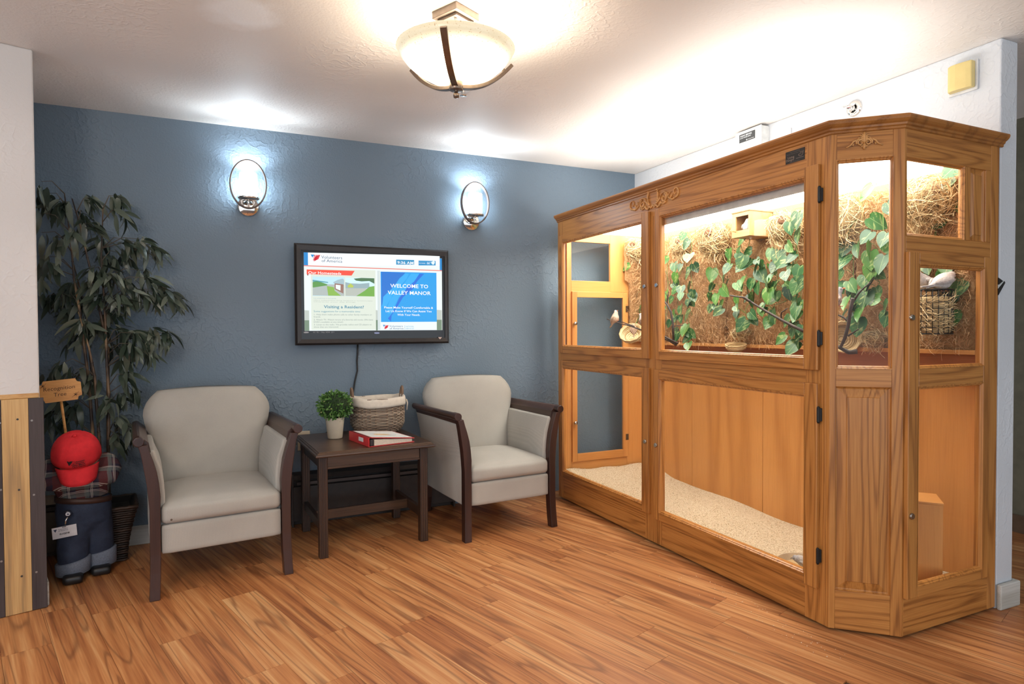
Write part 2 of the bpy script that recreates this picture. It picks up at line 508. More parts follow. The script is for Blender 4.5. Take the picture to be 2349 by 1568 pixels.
# dark baseboard heater covers along the blue wall
M_heat = plain('heater_enamel', (0.030, 0.020, 0.016), 0.45, 0.0, 0.2, 30)
def heater(x0, x1, label, m):
    t = thing('baseboard_heater', ((x0 + x1) / 2, WALL_Y - 0.035, 0), label, 'heater')
    y0 = WALL_Y - 0.068
    MB().box(x0, x1, WALL_Y - 0.012, WALL_Y - 0.002, 0.0, 0.325).build('back_plate', m, t, bevel=0.002)
    MB().prism([(0, 0)] * 0 or [(x0, y0), (x1, y0), (x1, y0 + 0.008), (x0, y0 + 0.008)], 0.035, 0.245).build('front_panel', m, t, bevel=0.002)
    hd = MB(); hd.loft([[(x0, WALL_Y - 0.012, 0.325), (x0, y0 + 0.012, 0.312), (x0, y0, 0.288), (x0, y0 + 0.006, 0.285), (x0, y0 + 0.018, 0.305), (x0, WALL_Y - 0.012, 0.317)],
                        [(x1, WALL_Y - 0.012, 0.325), (x1, y0 + 0.012, 0.312), (x1, y0, 0.288), (x1, y0 + 0.006, 0.285), (x1, y0 + 0.018, 0.305), (x1, WALL_Y - 0.012, 0.317)]])
    hd.build('hood', m, t)
    MB().box(x0 + 0.03, x1 - 0.03, y0 + 0.004, y0 + 0.014, 0.252, 0.272).build('damper', plain('heater_damper', (0.07, 0.055, 0.05), 0.35, 0.3), t, bevel=0.002)
    for xe in (x0, x1 - 0.012):
        MB().box(xe, xe + 0.012, y0 - 0.002, WALL_Y - 0.002, 0.0, 0.325).build('end_cap', m, t, bevel=0.003)
    return t
heater(0.37, 1.42, 'dark brown baseboard heater cover on the blue wall behind the side table', M_heat)
heater(-0.92, -0.70, 'short taupe baseboard heater cover in the dark corner behind the denim doll', plain('heater_taupe', (0.16, 0.12, 0.09), 0.5))
# wall outlet behind the table
o = thing('wall_outlet', (0.452, WALL_Y, 0.46), 'cream wall outlet plate between the left armchair and the side table', 'outlet')
MB().box(0.415, 0.489, WALL_Y - 0.007, WALL_Y - 0.001, 0.455, 0.575).build('plate', plain('cream_plastic', (0.62, 0.55, 0.42), 0.4), o, bevel=0.003)
MB().box(0.430, 0.474, WALL_Y - 0.030, WALL_Y - 0.006, 0.470, 0.505).build('plug', plain('black_plastic', (0.012, 0.012, 0.012), 0.4), o, bevel=0.003)
MB().box(0.433, 0.471, WALL_Y - 0.009, WALL_Y - 0.006, 0.52, 0.555).build('socket', plain('cream_socket', (0.50, 0.44, 0.34), 0.4), o, bevel=0.003)
# small card on the wall end
c = thing('wall_card', (2.985, WEND - 0.004, 1.32), 'small black and pale striped card stuck on the wall end', 'card')
mk = MB(); mk.add([(2.958, WEND - .006, 1.405), (2.99, WEND - .006, 1.392), (2.99, WEND - .003, 1.392), (2.958, WEND - .003, 1.405), (2.958, WEND - .006, 1.375), (2.958, WEND - .003, 1.375)], [(0, 1, 4), (2, 3, 5), (0, 3, 2, 1), (1, 2, 5, 4), (0, 4, 5, 3)])
mk.build('stripe', plain('black_card', (0.012, 0.012, 0.014), 0.5), c)
mk = MB(); q = [(2.958, 1.362), (3.000, 1.392), (3.006, 1.385), (2.958, 1.332)]
mk.add([(x, WEND - .006, z) for x, z in q] + [(x, WEND - .003, z) for x, z in q], [(3, 2, 1, 0), (4, 5, 6, 7), (0, 1, 5, 4), (1, 2, 6, 5), (2, 3, 7, 6), (3, 0, 4, 7)])
mk.build('stripe', MATS['black_card'], c)
mk = MB(); q = [(2.957, 1.376), (2.992, 1.393), (3.000, 1.393), (2.957, 1.360)]
mk.add([(x, WEND - .0055, z) for x, z in q] + [(x, WEND - .003, z) for x, z in q], [(3, 2, 1, 0), (4, 5, 6, 7), (0, 1, 5, 4), (1, 2, 6, 5), (2, 3, 7, 6), (3, 0, 4, 7)])
mk.build('pale_stripe', plain('pale_card', (0.55, 0.6, 0.6), 0.5), c)
# ================================================================== lamps
M_bronze = plain('brushed_bronze', (0.23, 0.17, 0.13), 0.38, 0.9, 0.1, 60)
M_nickel = plain('brushed_nickel', (0.52, 0.46, 0.42), 0.32, 0.9, 0.08, 60)
M_chrome = plain('polished_chrome', (0.80, 0.78, 0.75), 0.08, 1.0, 0.03)
M_canopy = plain('pewter', (0.115, 0.088, 0.072), 0.45, 0.6, 0.1, 60)
LC = Vector((0.825, 2.288, 0))
lamp = thing('ceiling_lamp', (LC.x, LC.y, CEIL), 'semi flush ceiling lamp with speckled cream glass bowl and three bronze arms', 'ceiling lamp')
rot = Matrix.Translation((LC.x, LC.y, 0)) @ Matrix.Rotation(R(26.6), 4, 'Z')
can = MB(); can.obox(rot @ Matrix.Translation((0, 0, CEIL - 0.014)), 0.128, 0.128, 0.028)
can.build('canopy', M_canopy, lamp, bevel=0.002)
can = MB(); can.obox(rot @ Matrix.Translation((0, 0, CEIL - 0.034)), 0.098, 0.098, 0.012)
can.build('canopy_step', M_canopy, lamp, bevel=0.002)
MB().tube([(LC.x, LC.y, CEIL - 0.04), (LC.x, LC.y, 2.14)], 0.008, 12).build('stem', M_nickel, lamp, smooth=True)
for a in (0.03, -0.03):
    p = rot @ Vector((a, a, 0))
    MB().lathe([(0.001, -0.012), (0.005, -0.010), (0.005, 0.0)], 10, (p.x, p.y, CEIL - 0.040)).build('canopy_screw', M_nickel, lamp, smooth=True)
def bowl_mat():
    m, nt, b = nodes_of('speckled_bowl_glass')
    v = coords(nt)
    n1 = noise(nt, v, 190, 1); n2 = noise(nt, v, 9, 2)
    sp = mth(nt, 'GREATER_THAN', n1, 0.68)
    c = mixc(nt, n2, (1.0, 0.80, 0.48), (1.0, 0.90, 0.70))
    c = mixc(nt, mth(nt, 'MULTIPLY', sp, 0.7), c, (0.55, 0.25, 0.06))
    b.inputs['Base Color'].default_value = (0.12, 0.10, 0.07, 1)
    b.inputs['Roughness'].default_value = 0.3
    nt.links.new(c, b.inputs['Emission Color'])
    tcz = N(nt, 'ShaderNodeTexCoord'); sz = N(nt, 'ShaderNodeSeparateXYZ'); nt.links.new(tcz.outputs['Object'], sz.inputs[0])
    mr = N(nt, 'ShaderNodeMapRange'); nt.links.new(sz.outputs[2], mr.inputs[0])      # brightest round the bulb, amber at the rim
    mr.inputs[1].default_value = 2.155 - CEIL; mr.inputs[2].default_value = 2.250 - CEIL
    mr.inputs[3].default_value = LAMP_BOWL_E; mr.inputs[4].default_value = 0.50; mr.interpolation_type = 'SMOOTHSTEP'
    nt.links.new(mr.outputs[0], b.inputs['Emission Strength'])
    return m
bz = [(0.006, 2.142), (0.06, 2.147), (0.11, 2.162), (0.155, 2.188), (0.19, 2.219), (0.215, 2.25), (0.226, 2.270)]
MB().lathe(bz + [(r_ - 0.005, z_ + 0.003) for r_, z_ in reversed(bz[1:])], 48, (LC.x, LC.y, 0)).build('glass_bowl', bowl_mat(), lamp, smooth=True)
for az in (239.6, 359.6, 119.6):
    d = Vector((math.cos(R(az)), math.sin(R(az)), 0)); s = Vector((-d.y, d.x, 0))
    prof = [(0.012 + 0.220 * k / 16, 2.128 + 0.118 * ((0.012 + 0.220 * k / 16) / 0.232) ** 2.3) for k in range(17)]
    rings = []
    for i, (r_, z_) in enumerate(prof):
        a = Vector(prof[max(i - 1, 0)]); b_ = Vector(prof[min(i + 1, len(prof) - 1)]); t = (b_ - a).normalized()
        n_ = Vector((-t.y, t.x))
        cs = []
        for du, dn in ((-0.012, -0.007), (0.012, -0.007), (0.012, 0.007), (-0.012, 0.007)):
            q = LC + d * (r_ + n_.x * dn) + s * du
            cs.append((q.x, q.y, z_ + n_.y * dn))
        rings.append(cs)
    arm = MB().loft(rings).build('arm', M_bronze, lamp, bevel=0.0012)
    q = LC + d * 0.199 + Vector((0, 0, 2.222))
    MB().sphere(q, 0.008, n=10, m=6).build('bolt', M_bronze, arm, smooth=True)
MB().lathe([(0.001, 2.154), (0.026, 2.152), (0.027, 2.118), (0.025, 2.113), (0.001, 2.112)], 20, (LC.x, LC.y, 0)).build('hub', M_bronze, lamp, smooth=True, bevel=0.001)
MB().lathe([(0.008, 2.114), (0.006, 2.106), (0.009, 2.103), (0.012, 2.095), (0.010, 2.086), (0.001, 2.084)], 14, (LC.x, LC.y, 0)).build('finial', M_bronze, lamp, smooth=True)
pl = bpy.data.lights.new('ceiling_lamp_bulb', 'POINT'); pl.energy = LAMP_UP_W; pl.color = (1.0, 0.87, 0.70); pl.shadow_soft_size = 0.06
o = bpy.data.objects.new('ceiling_lamp_bulb', pl); COL.objects.link(o); o.parent = lamp; o.location = (0.05, 0.0, 2.235 - CEIL)

M_ring = plain('umber_ring', (0.12, 0.088, 0.075), 0.45, 0.3)
M_frost = emit('frosted_sconce_glass', (0.80, 0.93, 1.0), SCONCE_E)
M_clear = glass('clear_sconce_glass', (0.97, 0.99, 1.0), 1.0)
def sconce(x, z, label):
    t = thing('wall_sconce', (x, WALL_Y, z - 0.15), label, 'wall lamp', 'wall sconces on the blue wall')
    yc = WALL_Y - 0.085
    MB().lathe([(0.001, -0.002), (0.058, -0.002), (0.060, -0.010), (0.055, -0.016), (0.001, -0.018)], 32, (x, WALL_Y, z - 0.115), 'y').build('back_plate', M_chrome, t, smooth=True)
    # oval band ring
    rings = []
    n = 56
    for k in range(n + 1):
        a = 2 * math.pi * k / n
        px_, pz_ = math.sin(a), math.cos(a)
        rg = []
        for rr, dy in ((0.0, -0.013), (0.0, 0.013), (0.008, 0.013), (0.008, -0.013)):
            rg.append((x + px_ * (0.102 - rr), yc + dy, z + pz_ * (0.143 - rr)))
        rings.append(rg)
    MB().loft(rings, False).build('oval_ring', M_ring, t, bevel=0.001)
    MB().tube([(x, WALL_Y - 0.015, z - 0.125), (x, yc, z - 0.125), (x, yc, z - 0.082)], 0.006, 10).build('arm', M_chrome, t, smooth=True)
    MB().box(x - 0.008, x + 0.008, yc - 0.01, yc + 0.01, z - 0.139, z - 0.118).build('bracket', M_chrome, t, bevel=0.002)
    MB().lathe([(0.001, -0.094), (0.054, -0.090), (0.060, -0.084), (0.060, -0.077), (0.054, -0.074), (0.001, -0.074)], 32, (x, yc, z)).build('saucer', M_chrome, t, smooth=True)
    MB().lathe([(0.001, -0.072), (0.045, -0.072), (0.047, -0.066), (0.047, 0.060), (0.044, 0.063), (0.040, 0.060), (0.040, -0.06)], 28, (x, yc, z)).build('frosted_glass', M_frost, t, smooth=True)
    MB().lathe([(0.0570, -0.073), (0.0570, 0.072)], 32, (x, yc, z)).build('clear_glass', M_clear, t, smooth=True)
    sp = bpy.data.lights.new('sconce_bulb', 'SPOT'); sp.energy = SCONCE_UP_W; sp.color = (0.82, 0.93, 1.0); sp.spot_size = R(150); sp.spot_blend = 0.6; sp.shadow_soft_size = 0.03
    so = bpy.data.objects.new('sconce_bulb', sp); COL.objects.link(so); so.parent = t; so.location = (0, -0.085, 0.15 + 0.070); so.rotation_euler = (R(180), 0, 0)
    return t
sconce(0.150, 2.055, 'chrome sconce with oval ring on the blue wall, nearer the artificial tree')
sconce(1.572, 2.058, 'chrome sconce with oval ring on the blue wall, nearer the oak aviary')

# ================================================================== small devices on walls and ceiling
M_wplast = plain('white_plastic', (0.72, 0.73, 0.74), 0.4)
# ceiling sprinkler behind the lamp
p = at_z(1063, 204, CEIL)
t = thing('ceiling_sprinkler', (p.x, p.y, CEIL), 'small white sprinkler head on the ceiling just behind the lamp finial', 'sprinkler')
MB().lathe([(0.032, 0), (0.034, -0.004), (0.028, -0.010), (0.001, -0.011)], 24, (p.x, p.y, CEIL)).build('escutcheon', M_wplast, t, smooth=True)
MB().lathe([(0.010, -0.010), (0.008, -0.030), (0.018, -0.032), (0.018, -0.034), (0.001, -0.035)], 16, (p.x, p.y, CEIL)).build('head', M_chrome, t, smooth=True)
def wallx(y): return WX0 + (WX1 - WX0) * (WALL_Y - y) / (WALL_Y - WEND)
# sidewall sprinkler
y, z = 2.255, 2.325
p = at_x(1960, 249, wallx(2.27)); y, z = p.y, p.z
X = wallx(y)
t = thing('wall_sprinkler', (X, y, z), 'chrome sprinkler head with round escutcheon on the white wall above the aviary', 'sprinkler')
MB().lathe([(0.042, 0.0), (0.041, -0.006), (0.030, -0.012), (0.022, -0.013), (0.022, -0.005), (0.001, -0.005)], 28, (X, y, z), 'x').build('escutcheon', M_chrome, t, smooth=True)
MB().lathe([(0.014, -0.005), (0.013, -0.030), (0.009, -0.034), (0.001, -0.035)], 16, (X, y, z), 'x').build('body', M_chrome, t, smooth=True)
for s in (-1, 1):
    MB().tube([(X - 0.03, y + s * 0.012, z), (X - 0.045, y + s * 0.013, z), (X - 0.058, y, z)], 0.0028, 8).build('frame_arm', M_chrome, t, smooth=True)
MB().tube([(X - 0.034, y, z), (X - 0.056, y, z)], 0.0025, 8).build('bulb', plain('red_glass_bulb', (0.5, 0.03, 0.03), 0.1), t, smooth=True)
df = MB(); df.box(X - 0.066, X - 0.058, y - 0.016, y + 0.016, z + 0.002, z + 0.004)
for k in (-1, 0, 1): df.box(X - 0.082, X - 0.062, y + k * 0.011 - 0.003, y + k * 0.011 + 0.003, z + 0.002, z + 0.0036)
df.build('deflector', M_chrome, t)
# strobe / speaker with yellowed cover
yl, yr, zt, zb = 1.742, 1.640, 2.358, 2.232
X = wallx(1.69)
t = thing('wall_chime', (X, 1.69, zb), 'yellowed wall chime on a white plate high on the white wall', 'wall device')
MB().box(X - 0.012, X, 1.632, 1.752, 2.222, 2.352).build('back_plate', M_wplast, t, bevel=0.003)
def cyl_cover():
    q = MB(); rings = []
    prof = [(1.640, -0.012), (1.640, -0.040), (1.66, -0.046), (1.70, -0.052), (1.722, -0.050), (1.738, -0.040), (1.745, -0.012)]
    for zz in (2.232, 2.345):
        rings.append([(X + dx, yy, zz) for yy, dx in prof])
    return q.loft(rings)
cyl_cover().build('cover', plain('yellowed_plastic', (0.72, 0.58, 0.24), 0.45, 0.0, 0.04), t, bevel=0.004)
# blank plate
X = wallx(2.68)
p0 = at_x(1790, 303, X); p1 = at_x(1816, 293, X)
MB().box(X - 0.005, X - 0.0005, p1.y, p0.y, p1.z - 0.12, p1.z).build('wall_plate', M_wplast, None, bevel=0.002)
tag(bpy.data.objects['wall_plate'], 'blank white cover plate on the white wall beside the control box', 'wall plate')
# power supply box with printed label
BX = 2.895
a = at_x(1689, 310, BX); b_ = at_x(1747, 286, BX)
y0, y1, zt = b_.y, a.y, min(CEIL - 0.012, b_.z)
t = thing('power_supply_box', (BX + 0.03, (y0 + y1) / 2, zt - 0.26), 'white metal control box with dark printed label mounted above the aviary', 'control box')
Xw = wallx((y0 + y1) / 2)
MB().box(BX, Xw, y0, y1, zt - 0.27, zt).build('case', plain('white_enamel', (0.70, 0.72, 0.72), 0.4), t, bevel=0.002)
lid = MB().box(BX - 0.006, BX, y0 - 0.003, y1 + 0.003, zt - 0.27, zt + 0.002).build('door', plain('white_enamel', (0.70, 0.72, 0.72)), t, bevel=0.002)
la = at_x(1698, 311, BX); lb = at_x(1734, 297, BX); lc = at_x(1734, 316, BX); ld = at_x(1698, 330, BX)
ly0, ly1, lz0, lz1 = lb.y, la.y, (lc.z + ld.z) / 2, (la.z + lb.z) / 2
lab = MB().box(BX - 0.0075, BX - 0.006, ly0, ly1, lz0, lz1).build('label_plate', plain('label_charcoal', (0.05, 0.055, 0.06), 0.5), t)
wh = lz1 - lz0; ww = ly1 - ly0
M_ink_w = plain('label_white_ink', (0.75, 0.80, 0.85), 0.5)
text_mb('RADIO SERVICE', wh * 0.26, face_mx(BX - 0.0079, ly1 - ww * .07, lz0 + wh * .68), 0.02).build('label_lettering', M_ink_w, lab)
text_mb('AC-DC POWER SUPPLY', wh * 0.17, face_mx(BX - 0.0079, ly1 - ww * .05, lz0 + wh * .46), 0.02).build('label_lettering', M_ink_w, lab)
q = MB().box(BX - 0.0079, BX - 0.0076, ly0 + ww * .06, ly1 - ww * .52, lz0 + wh * .14, lz0 + wh * .17)
q.lathe([(0.001, 0), (wh * .08, 0)], 14, (BX - 0.0079, ly1 - ww * .48, lz0 + wh * .16), 'x')
q.build('label_mark', M_ink_w, lab)

# ================================================================== television
TVX0, TVX1, TVZ0, TVZ1 = 0.402, 1.382, 1.109, 1.729
YF = WALL_Y - 0.083
tv = thing('television', ((TVX0 + TVX1) / 2, WALL_Y - 0.045, TVZ0), 'wall mounted flat television showing a blue welcome page', 'television')
M_bezel = plain('tv_bezel', (0.030, 0.024, 0.022), 0.30, 0.2, 0.1, 80)
M_gloss = plain('tv_gloss', (0.006, 0.006, 0.007), 0.12)
SX0, SX1, SZ0, SZ1 = 0.4565, 1.336, 1.197, 1.674
MB().box(TVX0 + 0.02, TVX1 - 0.02, YF + 0.03, WALL_Y - 0.03, TVZ0 + 0.02, TVZ1 - 0.02).build('back_shell', plain('tv_shell', (0.02, 0.02, 0.02), 0.5), tv, bevel=0.008)
MB().box(0.72, 1.06, WALL_Y - 0.03, WALL_Y - 0.002, 1.30, 1.55).build('wall_bracket', plain('bracket_steel', (0.05, 0.05, 0.05), 0.4, 0.8), tv, bevel=0.003)
ix0, ix1, iz0, iz1 = SX0 - 0.018, SX1 + 0.018, SZ0 - 0.052, SZ1 + 0.014
def mitre(x0, x1, z0, z1, X0, X1, Z0, Z1):
    q = MB()
    fr = [(X0, YF + 0.012, Z0), (X1, YF + 0.012, Z0), (X1, YF + 0.012, Z1), (X0, YF + 0.012, Z1)]
    md = [(X0 + .012, YF, Z0 + .012), (X1 - .012, YF, Z0 + .012), (X1 - .012, YF, Z1 - .012), (X0 + .012, YF, Z1 - .012)]
    inn = [(x0, YF + 0.004, z0), (x1, YF + 0.004, z0), (x1, YF + 0.004, z1), (x0, YF + 0.004, z1)]
    inb = [(x0, YF + 0.014, z0), (x1, YF + 0.014, z0), (x1, YF + 0.014, z1), (x0, YF + 0.014, z1)]
    bk = [(X0, YF + 0.04, Z0), (X1, YF + 0.04, Z0), (X1, YF + 0.04, Z1), (X0, YF + 0.04, Z1)]
    q.loft([bk, fr, md, inn, inb], cap=False)
    return q
mitre(ix0, ix1, iz0, iz1, TVX0, TVX1, TVZ0, TVZ1).build('bezel', M_bezel, tv)
MB().box(ix0, ix1, YF + 0.012, YF + 0.03, iz0, iz1).build('inner_panel', M_gloss, tv)
E_ = SCREEN_E
screen = MB().box(SX0, SX1, YF + 0.0110, YF + 0.0125, SZ0, SZ1).build('screen', emit('screen_white', (0.80, 0.88, 0.86), E_), tv)
SW, SH = SX1 - SX0, SZ1 - SZ0
def su(cx): return SX0 + (cx - 190) / 1800.0 * SW
def sv(cx, cy):
    top = 210 + (cx - 190) * 0.039
    return SZ1 - (cy - top) / (1215 - top) * SH
LAY = [0]
def spoly(name, pts, col, layer=1):
    y = YF + 0.0110 - 0.00025 * layer
    q = MB().add([(su(x), y, sv(x, yy)) for x, yy in pts], [tuple(range(len(pts)))])
    key = 'scr_%02d%02d%02d' % tuple(int(c * 99) for c in col)
    o = bpy.data.objects.new(name, q.mesh(name, emit(key, col, E_), False, OFF[tv]))
    # keep the front side towards the viewer
    COL.objects.link(o); o.parent = screen
    return o
def srect(name, x0, y0, x1, y1, col, layer=1):
    return spoly(name, [(x0, y0), (x1, y0 + (x1 - x0) * 0.02), (x1, y1), (x0, y1)], col, layer)
def stext(s, cx, cy, hpx, col, bold=0.0, align='LEFT', layer=4, width=None):
    y = YF + 0.0110 - 0.00025 * layer
    size = hpx / 1005.0 * SH / 0.70
    q = text_mb(s, size, Matrix.Identity(4), bold, align)
    if width:
        xs = [p[0] for p in q.v]; w = max(xs) - min(xs); k = (width / 1800.0 * SW) / w
        q.xform(Matrix.Diagonal((k, 1, 1, 1)))
    q.xform(face_my(su(cx), y, sv(cx, cy)))
    key = 'scr_%02d%02d%02d' % tuple(int(c * 99) for c in col)
    o = bpy.data.objects.new('screen_lettering', q.mesh('screen_lettering', emit(key, col, E_), False, OFF[tv]))
    COL.objects.link(o); o.parent = screen
VB, VR, NAVY, RED, SKY = (0.0, 0.26, 0.62), (0.62, 0.03, 0.05), (0.02, 0.05, 0.14), (0.86, 0.07, 0.03), (0.0, 0.25, 0.66)
WHT, PAPER, GRY = (0.86, 0.93, 0.93), (0.70, 0.76, 0.66), (0.30, 0.34, 0.32)
srect('screen_header', 240, 212, 1960, 376, (0.90, 0.96, 0.98), 1)
srect('screen_edge', 190, 210, 240, 376, (0.0, 0.23, 0.60), 1)
spoly('screen_edge', [(1960, 280), (1990, 281), (1990, 438), (1960, 436)], (0.0, 0.23, 0.60), 1)
spoly('screen_rule', [(190, 374), (1990, 434), (1990, 446), (190, 387)], (0.78, 0.22, 0.18), 2)
def voa(x, y, s):
    spoly('logo', [(x, y), (x + 48 * s, y + 2), (x + 20 * s, y + 42 * s)], VB, 3)
    for k in range(4):
        xx = x + (38 + k * 20) * s
        spoly('logo', [(xx + 6 * s, y + 6), (xx + 20 * s, y + 4), (xx - 4 * s, y + 60 * s), (x + (40 + k * 5) * s, y + (98 - k * 6) * s), (x + (28 + k * 7) * s, y + (70 - k * 8) * s)], VR, 3)
voa(272, 236, 1.0)
stext('Volunteers', 400, 287, 40, NAVY, 0.0, width=258)
stext('of America', 402, 332, 38, NAVY, 0.0, width=255)
srect('screen_badge', 1357, 296, 1602, 362, (0.02, 0.27, 0.52), 2)
stext('9:36 AM', 1372, 350, 36, (1, 1, 1), 0.010, width=218)
srect('screen_badge', 1662, 308, 1902, 372, (0.02, 0.27, 0.56), 2)
stext('Currently:', 1668, 347, 15, (0.9, 0.95, 1), 0.0, width=88)
stext('66\u00b0', 1778, 356, 34, (0.9, 0.95, 1), 0.0, width=52)
for cx, cy, rr in ((1855, 335, 16), (1873, 330, 18), (1866, 345, 18)):
    spoly('screen_cloud', [(cx + rr * math.cos(k * .7), cy + rr * math.sin(k * .7)) for k in range(9)], (0.75, 0.9, 0.95), 3)
srect('screen_paper', 272, 420, 1082, 1203, PAPER, 1)
srect('screen_paper', 1105, 440, 1140, 1205, (0.62, 0.70, 0.70), 1)
spoly('screen_banner', [(222, 428), (814, 444), (774, 505), (222, 488)], RED, 3)
spoly('screen_banner', [(222, 488), (244, 489), (238, 512)], (0.25, 0.02, 0.02), 3)
stext('Our Homesteads', 240, 484, 34, (1, 1, 1), 0.010, width=402)
# two photographs of the building
srect('screen_photo', 292, 518, 680, 768, (0.50, 0.78, 0.90), 2)
spoly('screen_photo', [(292, 600), (480, 618), (680, 622), (680, 768), (292, 762)], (0.42, 0.48, 0.46), 3)
spoly('screen_photo', [(292, 590), (340, 575), (420, 600), (470, 618), (470, 632), (300, 660), (292, 655)], (0.10, 0.30, 0.06), 4)
spoly('screen_photo', [(465, 640), (552, 655), (560, 700), (640, 766), (480, 764)], (0.24, 0.46, 0.06), 4)
spoly('screen_photo', [(292, 560), (480, 588), (480, 600), (292, 585)], (0.10, 0.34, 0.40), 4)
spoly('screen_photo', [(560, 605), (672, 618), (668, 738), (560, 680)], (0.30, 0.16, 0.12), 5)
spoly('screen_photo', [(574, 622), (634, 630), (632, 700), (574, 672)], (0.80, 0.86, 0.84), 6)
spoly('screen_photo', [(545, 590), (600, 560), (660, 545), (680, 560), (680, 618), (545, 604)], (0.36, 0.50, 0.55), 4)
srect('screen_photo', 694, 530, 1066, 772, (0.62, 0.86, 0.93), 2)
spoly('screen_photo', [(694, 665), (940, 668), (1066, 690), (1066, 774), (694, 768)], (0.46, 0.50, 0.44), 3)
spoly('screen_photo', [(694, 590), (760, 605), (880, 610), (1000, 600), (1000, 670), (694, 668)], (0.30, 0.42, 0.45), 4)
spoly('screen_photo', [(720, 640), (760, 605), (800, 640), (790, 660), (730, 660)], (0.46, 0.56, 0.08), 5)
spoly('screen_photo', [(800, 545), (900, 535), (1066, 540), (1066, 610), (1000, 575), (900, 580), (830, 570)], (0.06, 0.16, 0.06), 5)
spoly('screen_photo', [(830, 770), (940, 700), (1000, 650), (1066, 640), (1066, 775)], (0.16, 0.40, 0.05), 5)
stext('THE HOMESTEAD AT ROCHESTER', 298, 803, 12, (0.30, 0.45, 0.50), 0, width=280)
stext('offers independent living designed to accommodate', 298, 826, 9, GRY, 0, width=740)
stext('wherever your day brings', 298, 846, 9, GRY, 0, width=520)
stext('Visiting a Resident?', 426, 924, 38, (0.03, 0.22, 0.34), 0.015, width=502)
stext('Some suggestions for a memorable time:', 300, 976, 25, (0.08, 0.28, 0.38), 0, width=582)
for i, s in enumerate(('1. Help them make phone calls to other family members or', 'friends.', '2. Watch TV. Watch reruns of a favorite old movie. (We have', "DVD's available at any time!)", '3. Listen to the radio. We provide radios and CD players to', 'those that are interested.')):
    stext(s, 300, (1015, 1045, 1082, 1112, 1146, 1176)[i], 20, (0.22, 0.28, 0.27), 0, width=(725, 85, 742, 358, 722, 305)[i])
srect('screen_panel', 1148, 452, 1912, 1106, (0.0, 0.33, 0.80), 2)
spoly('screen_panel', [(1158, 455), (1480, 466), (1340, 620), (1200, 800), (1156, 900)], (0.0, 0.16, 0.62), 3)
for pts in ([(1480, 475), (1528, 480), (1500, 540), (1330, 730), (1220, 900), (1165, 905), (1180, 780), (1330, 640), (1400, 540)],
            [(1560, 475), (1672, 480), (1600, 580), (1500, 660), (1440, 750), (1390, 780), (1330, 900), (1300, 990), (1240, 1000), (1230, 920), (1300, 760), (1440, 640)]):
    spoly('screen_panel', pts, (0.02, 0.40, 0.90), 4)
spoly('screen_panel', [(1672, 478), (1740, 480), (1640, 580), (1580, 680), (1450, 780), (1340, 950), (1290, 1020), (1280, 1100), (1240, 1060), (1300, 990), (1390, 800), (1500, 660), (1600, 580)], (0.0, 0.14, 0.70), 3)
stext('WELCOME TO', 1536, 664, 50, (1, 1, 1), 0.010, 'CENTER', 6, 516)
stext('VALLEY MANOR', 1534, 752, 50, (1, 1, 1), 0.010, 'CENTER', 6, 588)
stext('Please Make Yourself Comfortable &', 1524, 934, 29, (1, 1, 1), 0.004, 'CENTER', 6, 668)
stext('Let Us Know If We Can Assist You', 1524, 980, 29, (1, 1, 1), 0.004, 'CENTER', 6, 626)
stext('With Your Needs.', 1524, 1027, 29, (1, 1, 1), 0.004, 'CENTER', 6, 312)
srect('screen_panel', 1146, 1106, 1892, 1215, (0.80, 0.90, 0.95), 2)
voa(1172, 1142, 0.66)
stext('Volunteers', 1258, 1172, 26, NAVY, 0.0, width=182)
stext('of America', 1260, 1202, 25, NAVY, 0.0, width=186)
srect('screen_rule', 1465, 1150, 1469, 1206, (0.2, 0.35, 0.45), 3)
stext('NATIONAL', 1478, 1173, 17, (0.05, 0.30, 0.42), 0.0, width=112)
stext('SERVICES', 1478, 1200, 17, (0.05, 0.30, 0.42), 0.0, width=112)
for x0, x1 in ((190, 246), (1082, 1105), (1912, 1984)):
    spoly('screen_backdrop', [(x0, 950), (x1, 955), (x1, 1080), (x0, 1080)], (0.50, 0.55, 0.50), 1)
    spoly('screen_backdrop', [(x0, 1080), (x1, 1080), (x1, 1214), (x0, 1214)], (0.16, 0.24, 0.16), 1)
M_vz = emit('lit_brand_mark', (0.55, 0.6, 1.0), 0.8 * E_)
yb = YF + 0.0118
text_mb('VIZIO', 0.0125, face_my(0.882, yb, 1.176), 0.02).build('brand_lettering', M_vz, bpy.data.objects['inner_panel'])
M_pr = plain('bezel_print', (0.35, 0.37, 0.40), 0.4)
text_mb('SRS  SRS  1080p  HDMI  QTV', 0.0105, face_my(0.505, yb, 1.184)).build('bezel_lettering', M_pr, bpy.data.objects['inner_panel'])
q = MB().add([(0.466 + 0.016 * math.cos(k * math.pi / 6), yb, 1.187 + 0.005 * math.sin(k * math.pi / 6)) for k in range(12)], [tuple(range(12))])
q.build('bezel_mark', M_pr, bpy.data.objects['inner_panel'])
q = MB().add([(1.302, YF - .0002, 1.150), (1.330, YF - .0002, 1.150), (1.316, YF - .0002, 1.135)], [(0, 2, 1)])
q.build('corner_mark', plain('corner_logo', (0.5, 0.36, 0.30), 0.3, 0.6), tv)
# cable from the set down behind the basket
cb = MB().tube([(0.786, WALL_Y - 0.02, 1.115), (0.785, WALL_Y - 0.012, 1.05), (0.781, WALL_Y - 0.012, 1.0), (0.783, WALL_Y - 0.012, 0.94), (0.766, WALL_Y - 0.012, 0.87), (0.755, WALL_Y - 0.012, 0.80), (0.70, WALL_Y - 0.014, 0.66), (0.55, WALL_Y - 0.02, 0.52), (0.46, WALL_Y - 0.032, 0.488)], 0.0055, 8)
tag(cb.build('power_cable', plain('black_rubber', (0.01, 0.01, 0.011), 0.5), None, smooth=True), 'black power cable hanging from the television down the blue wall', 'cable')
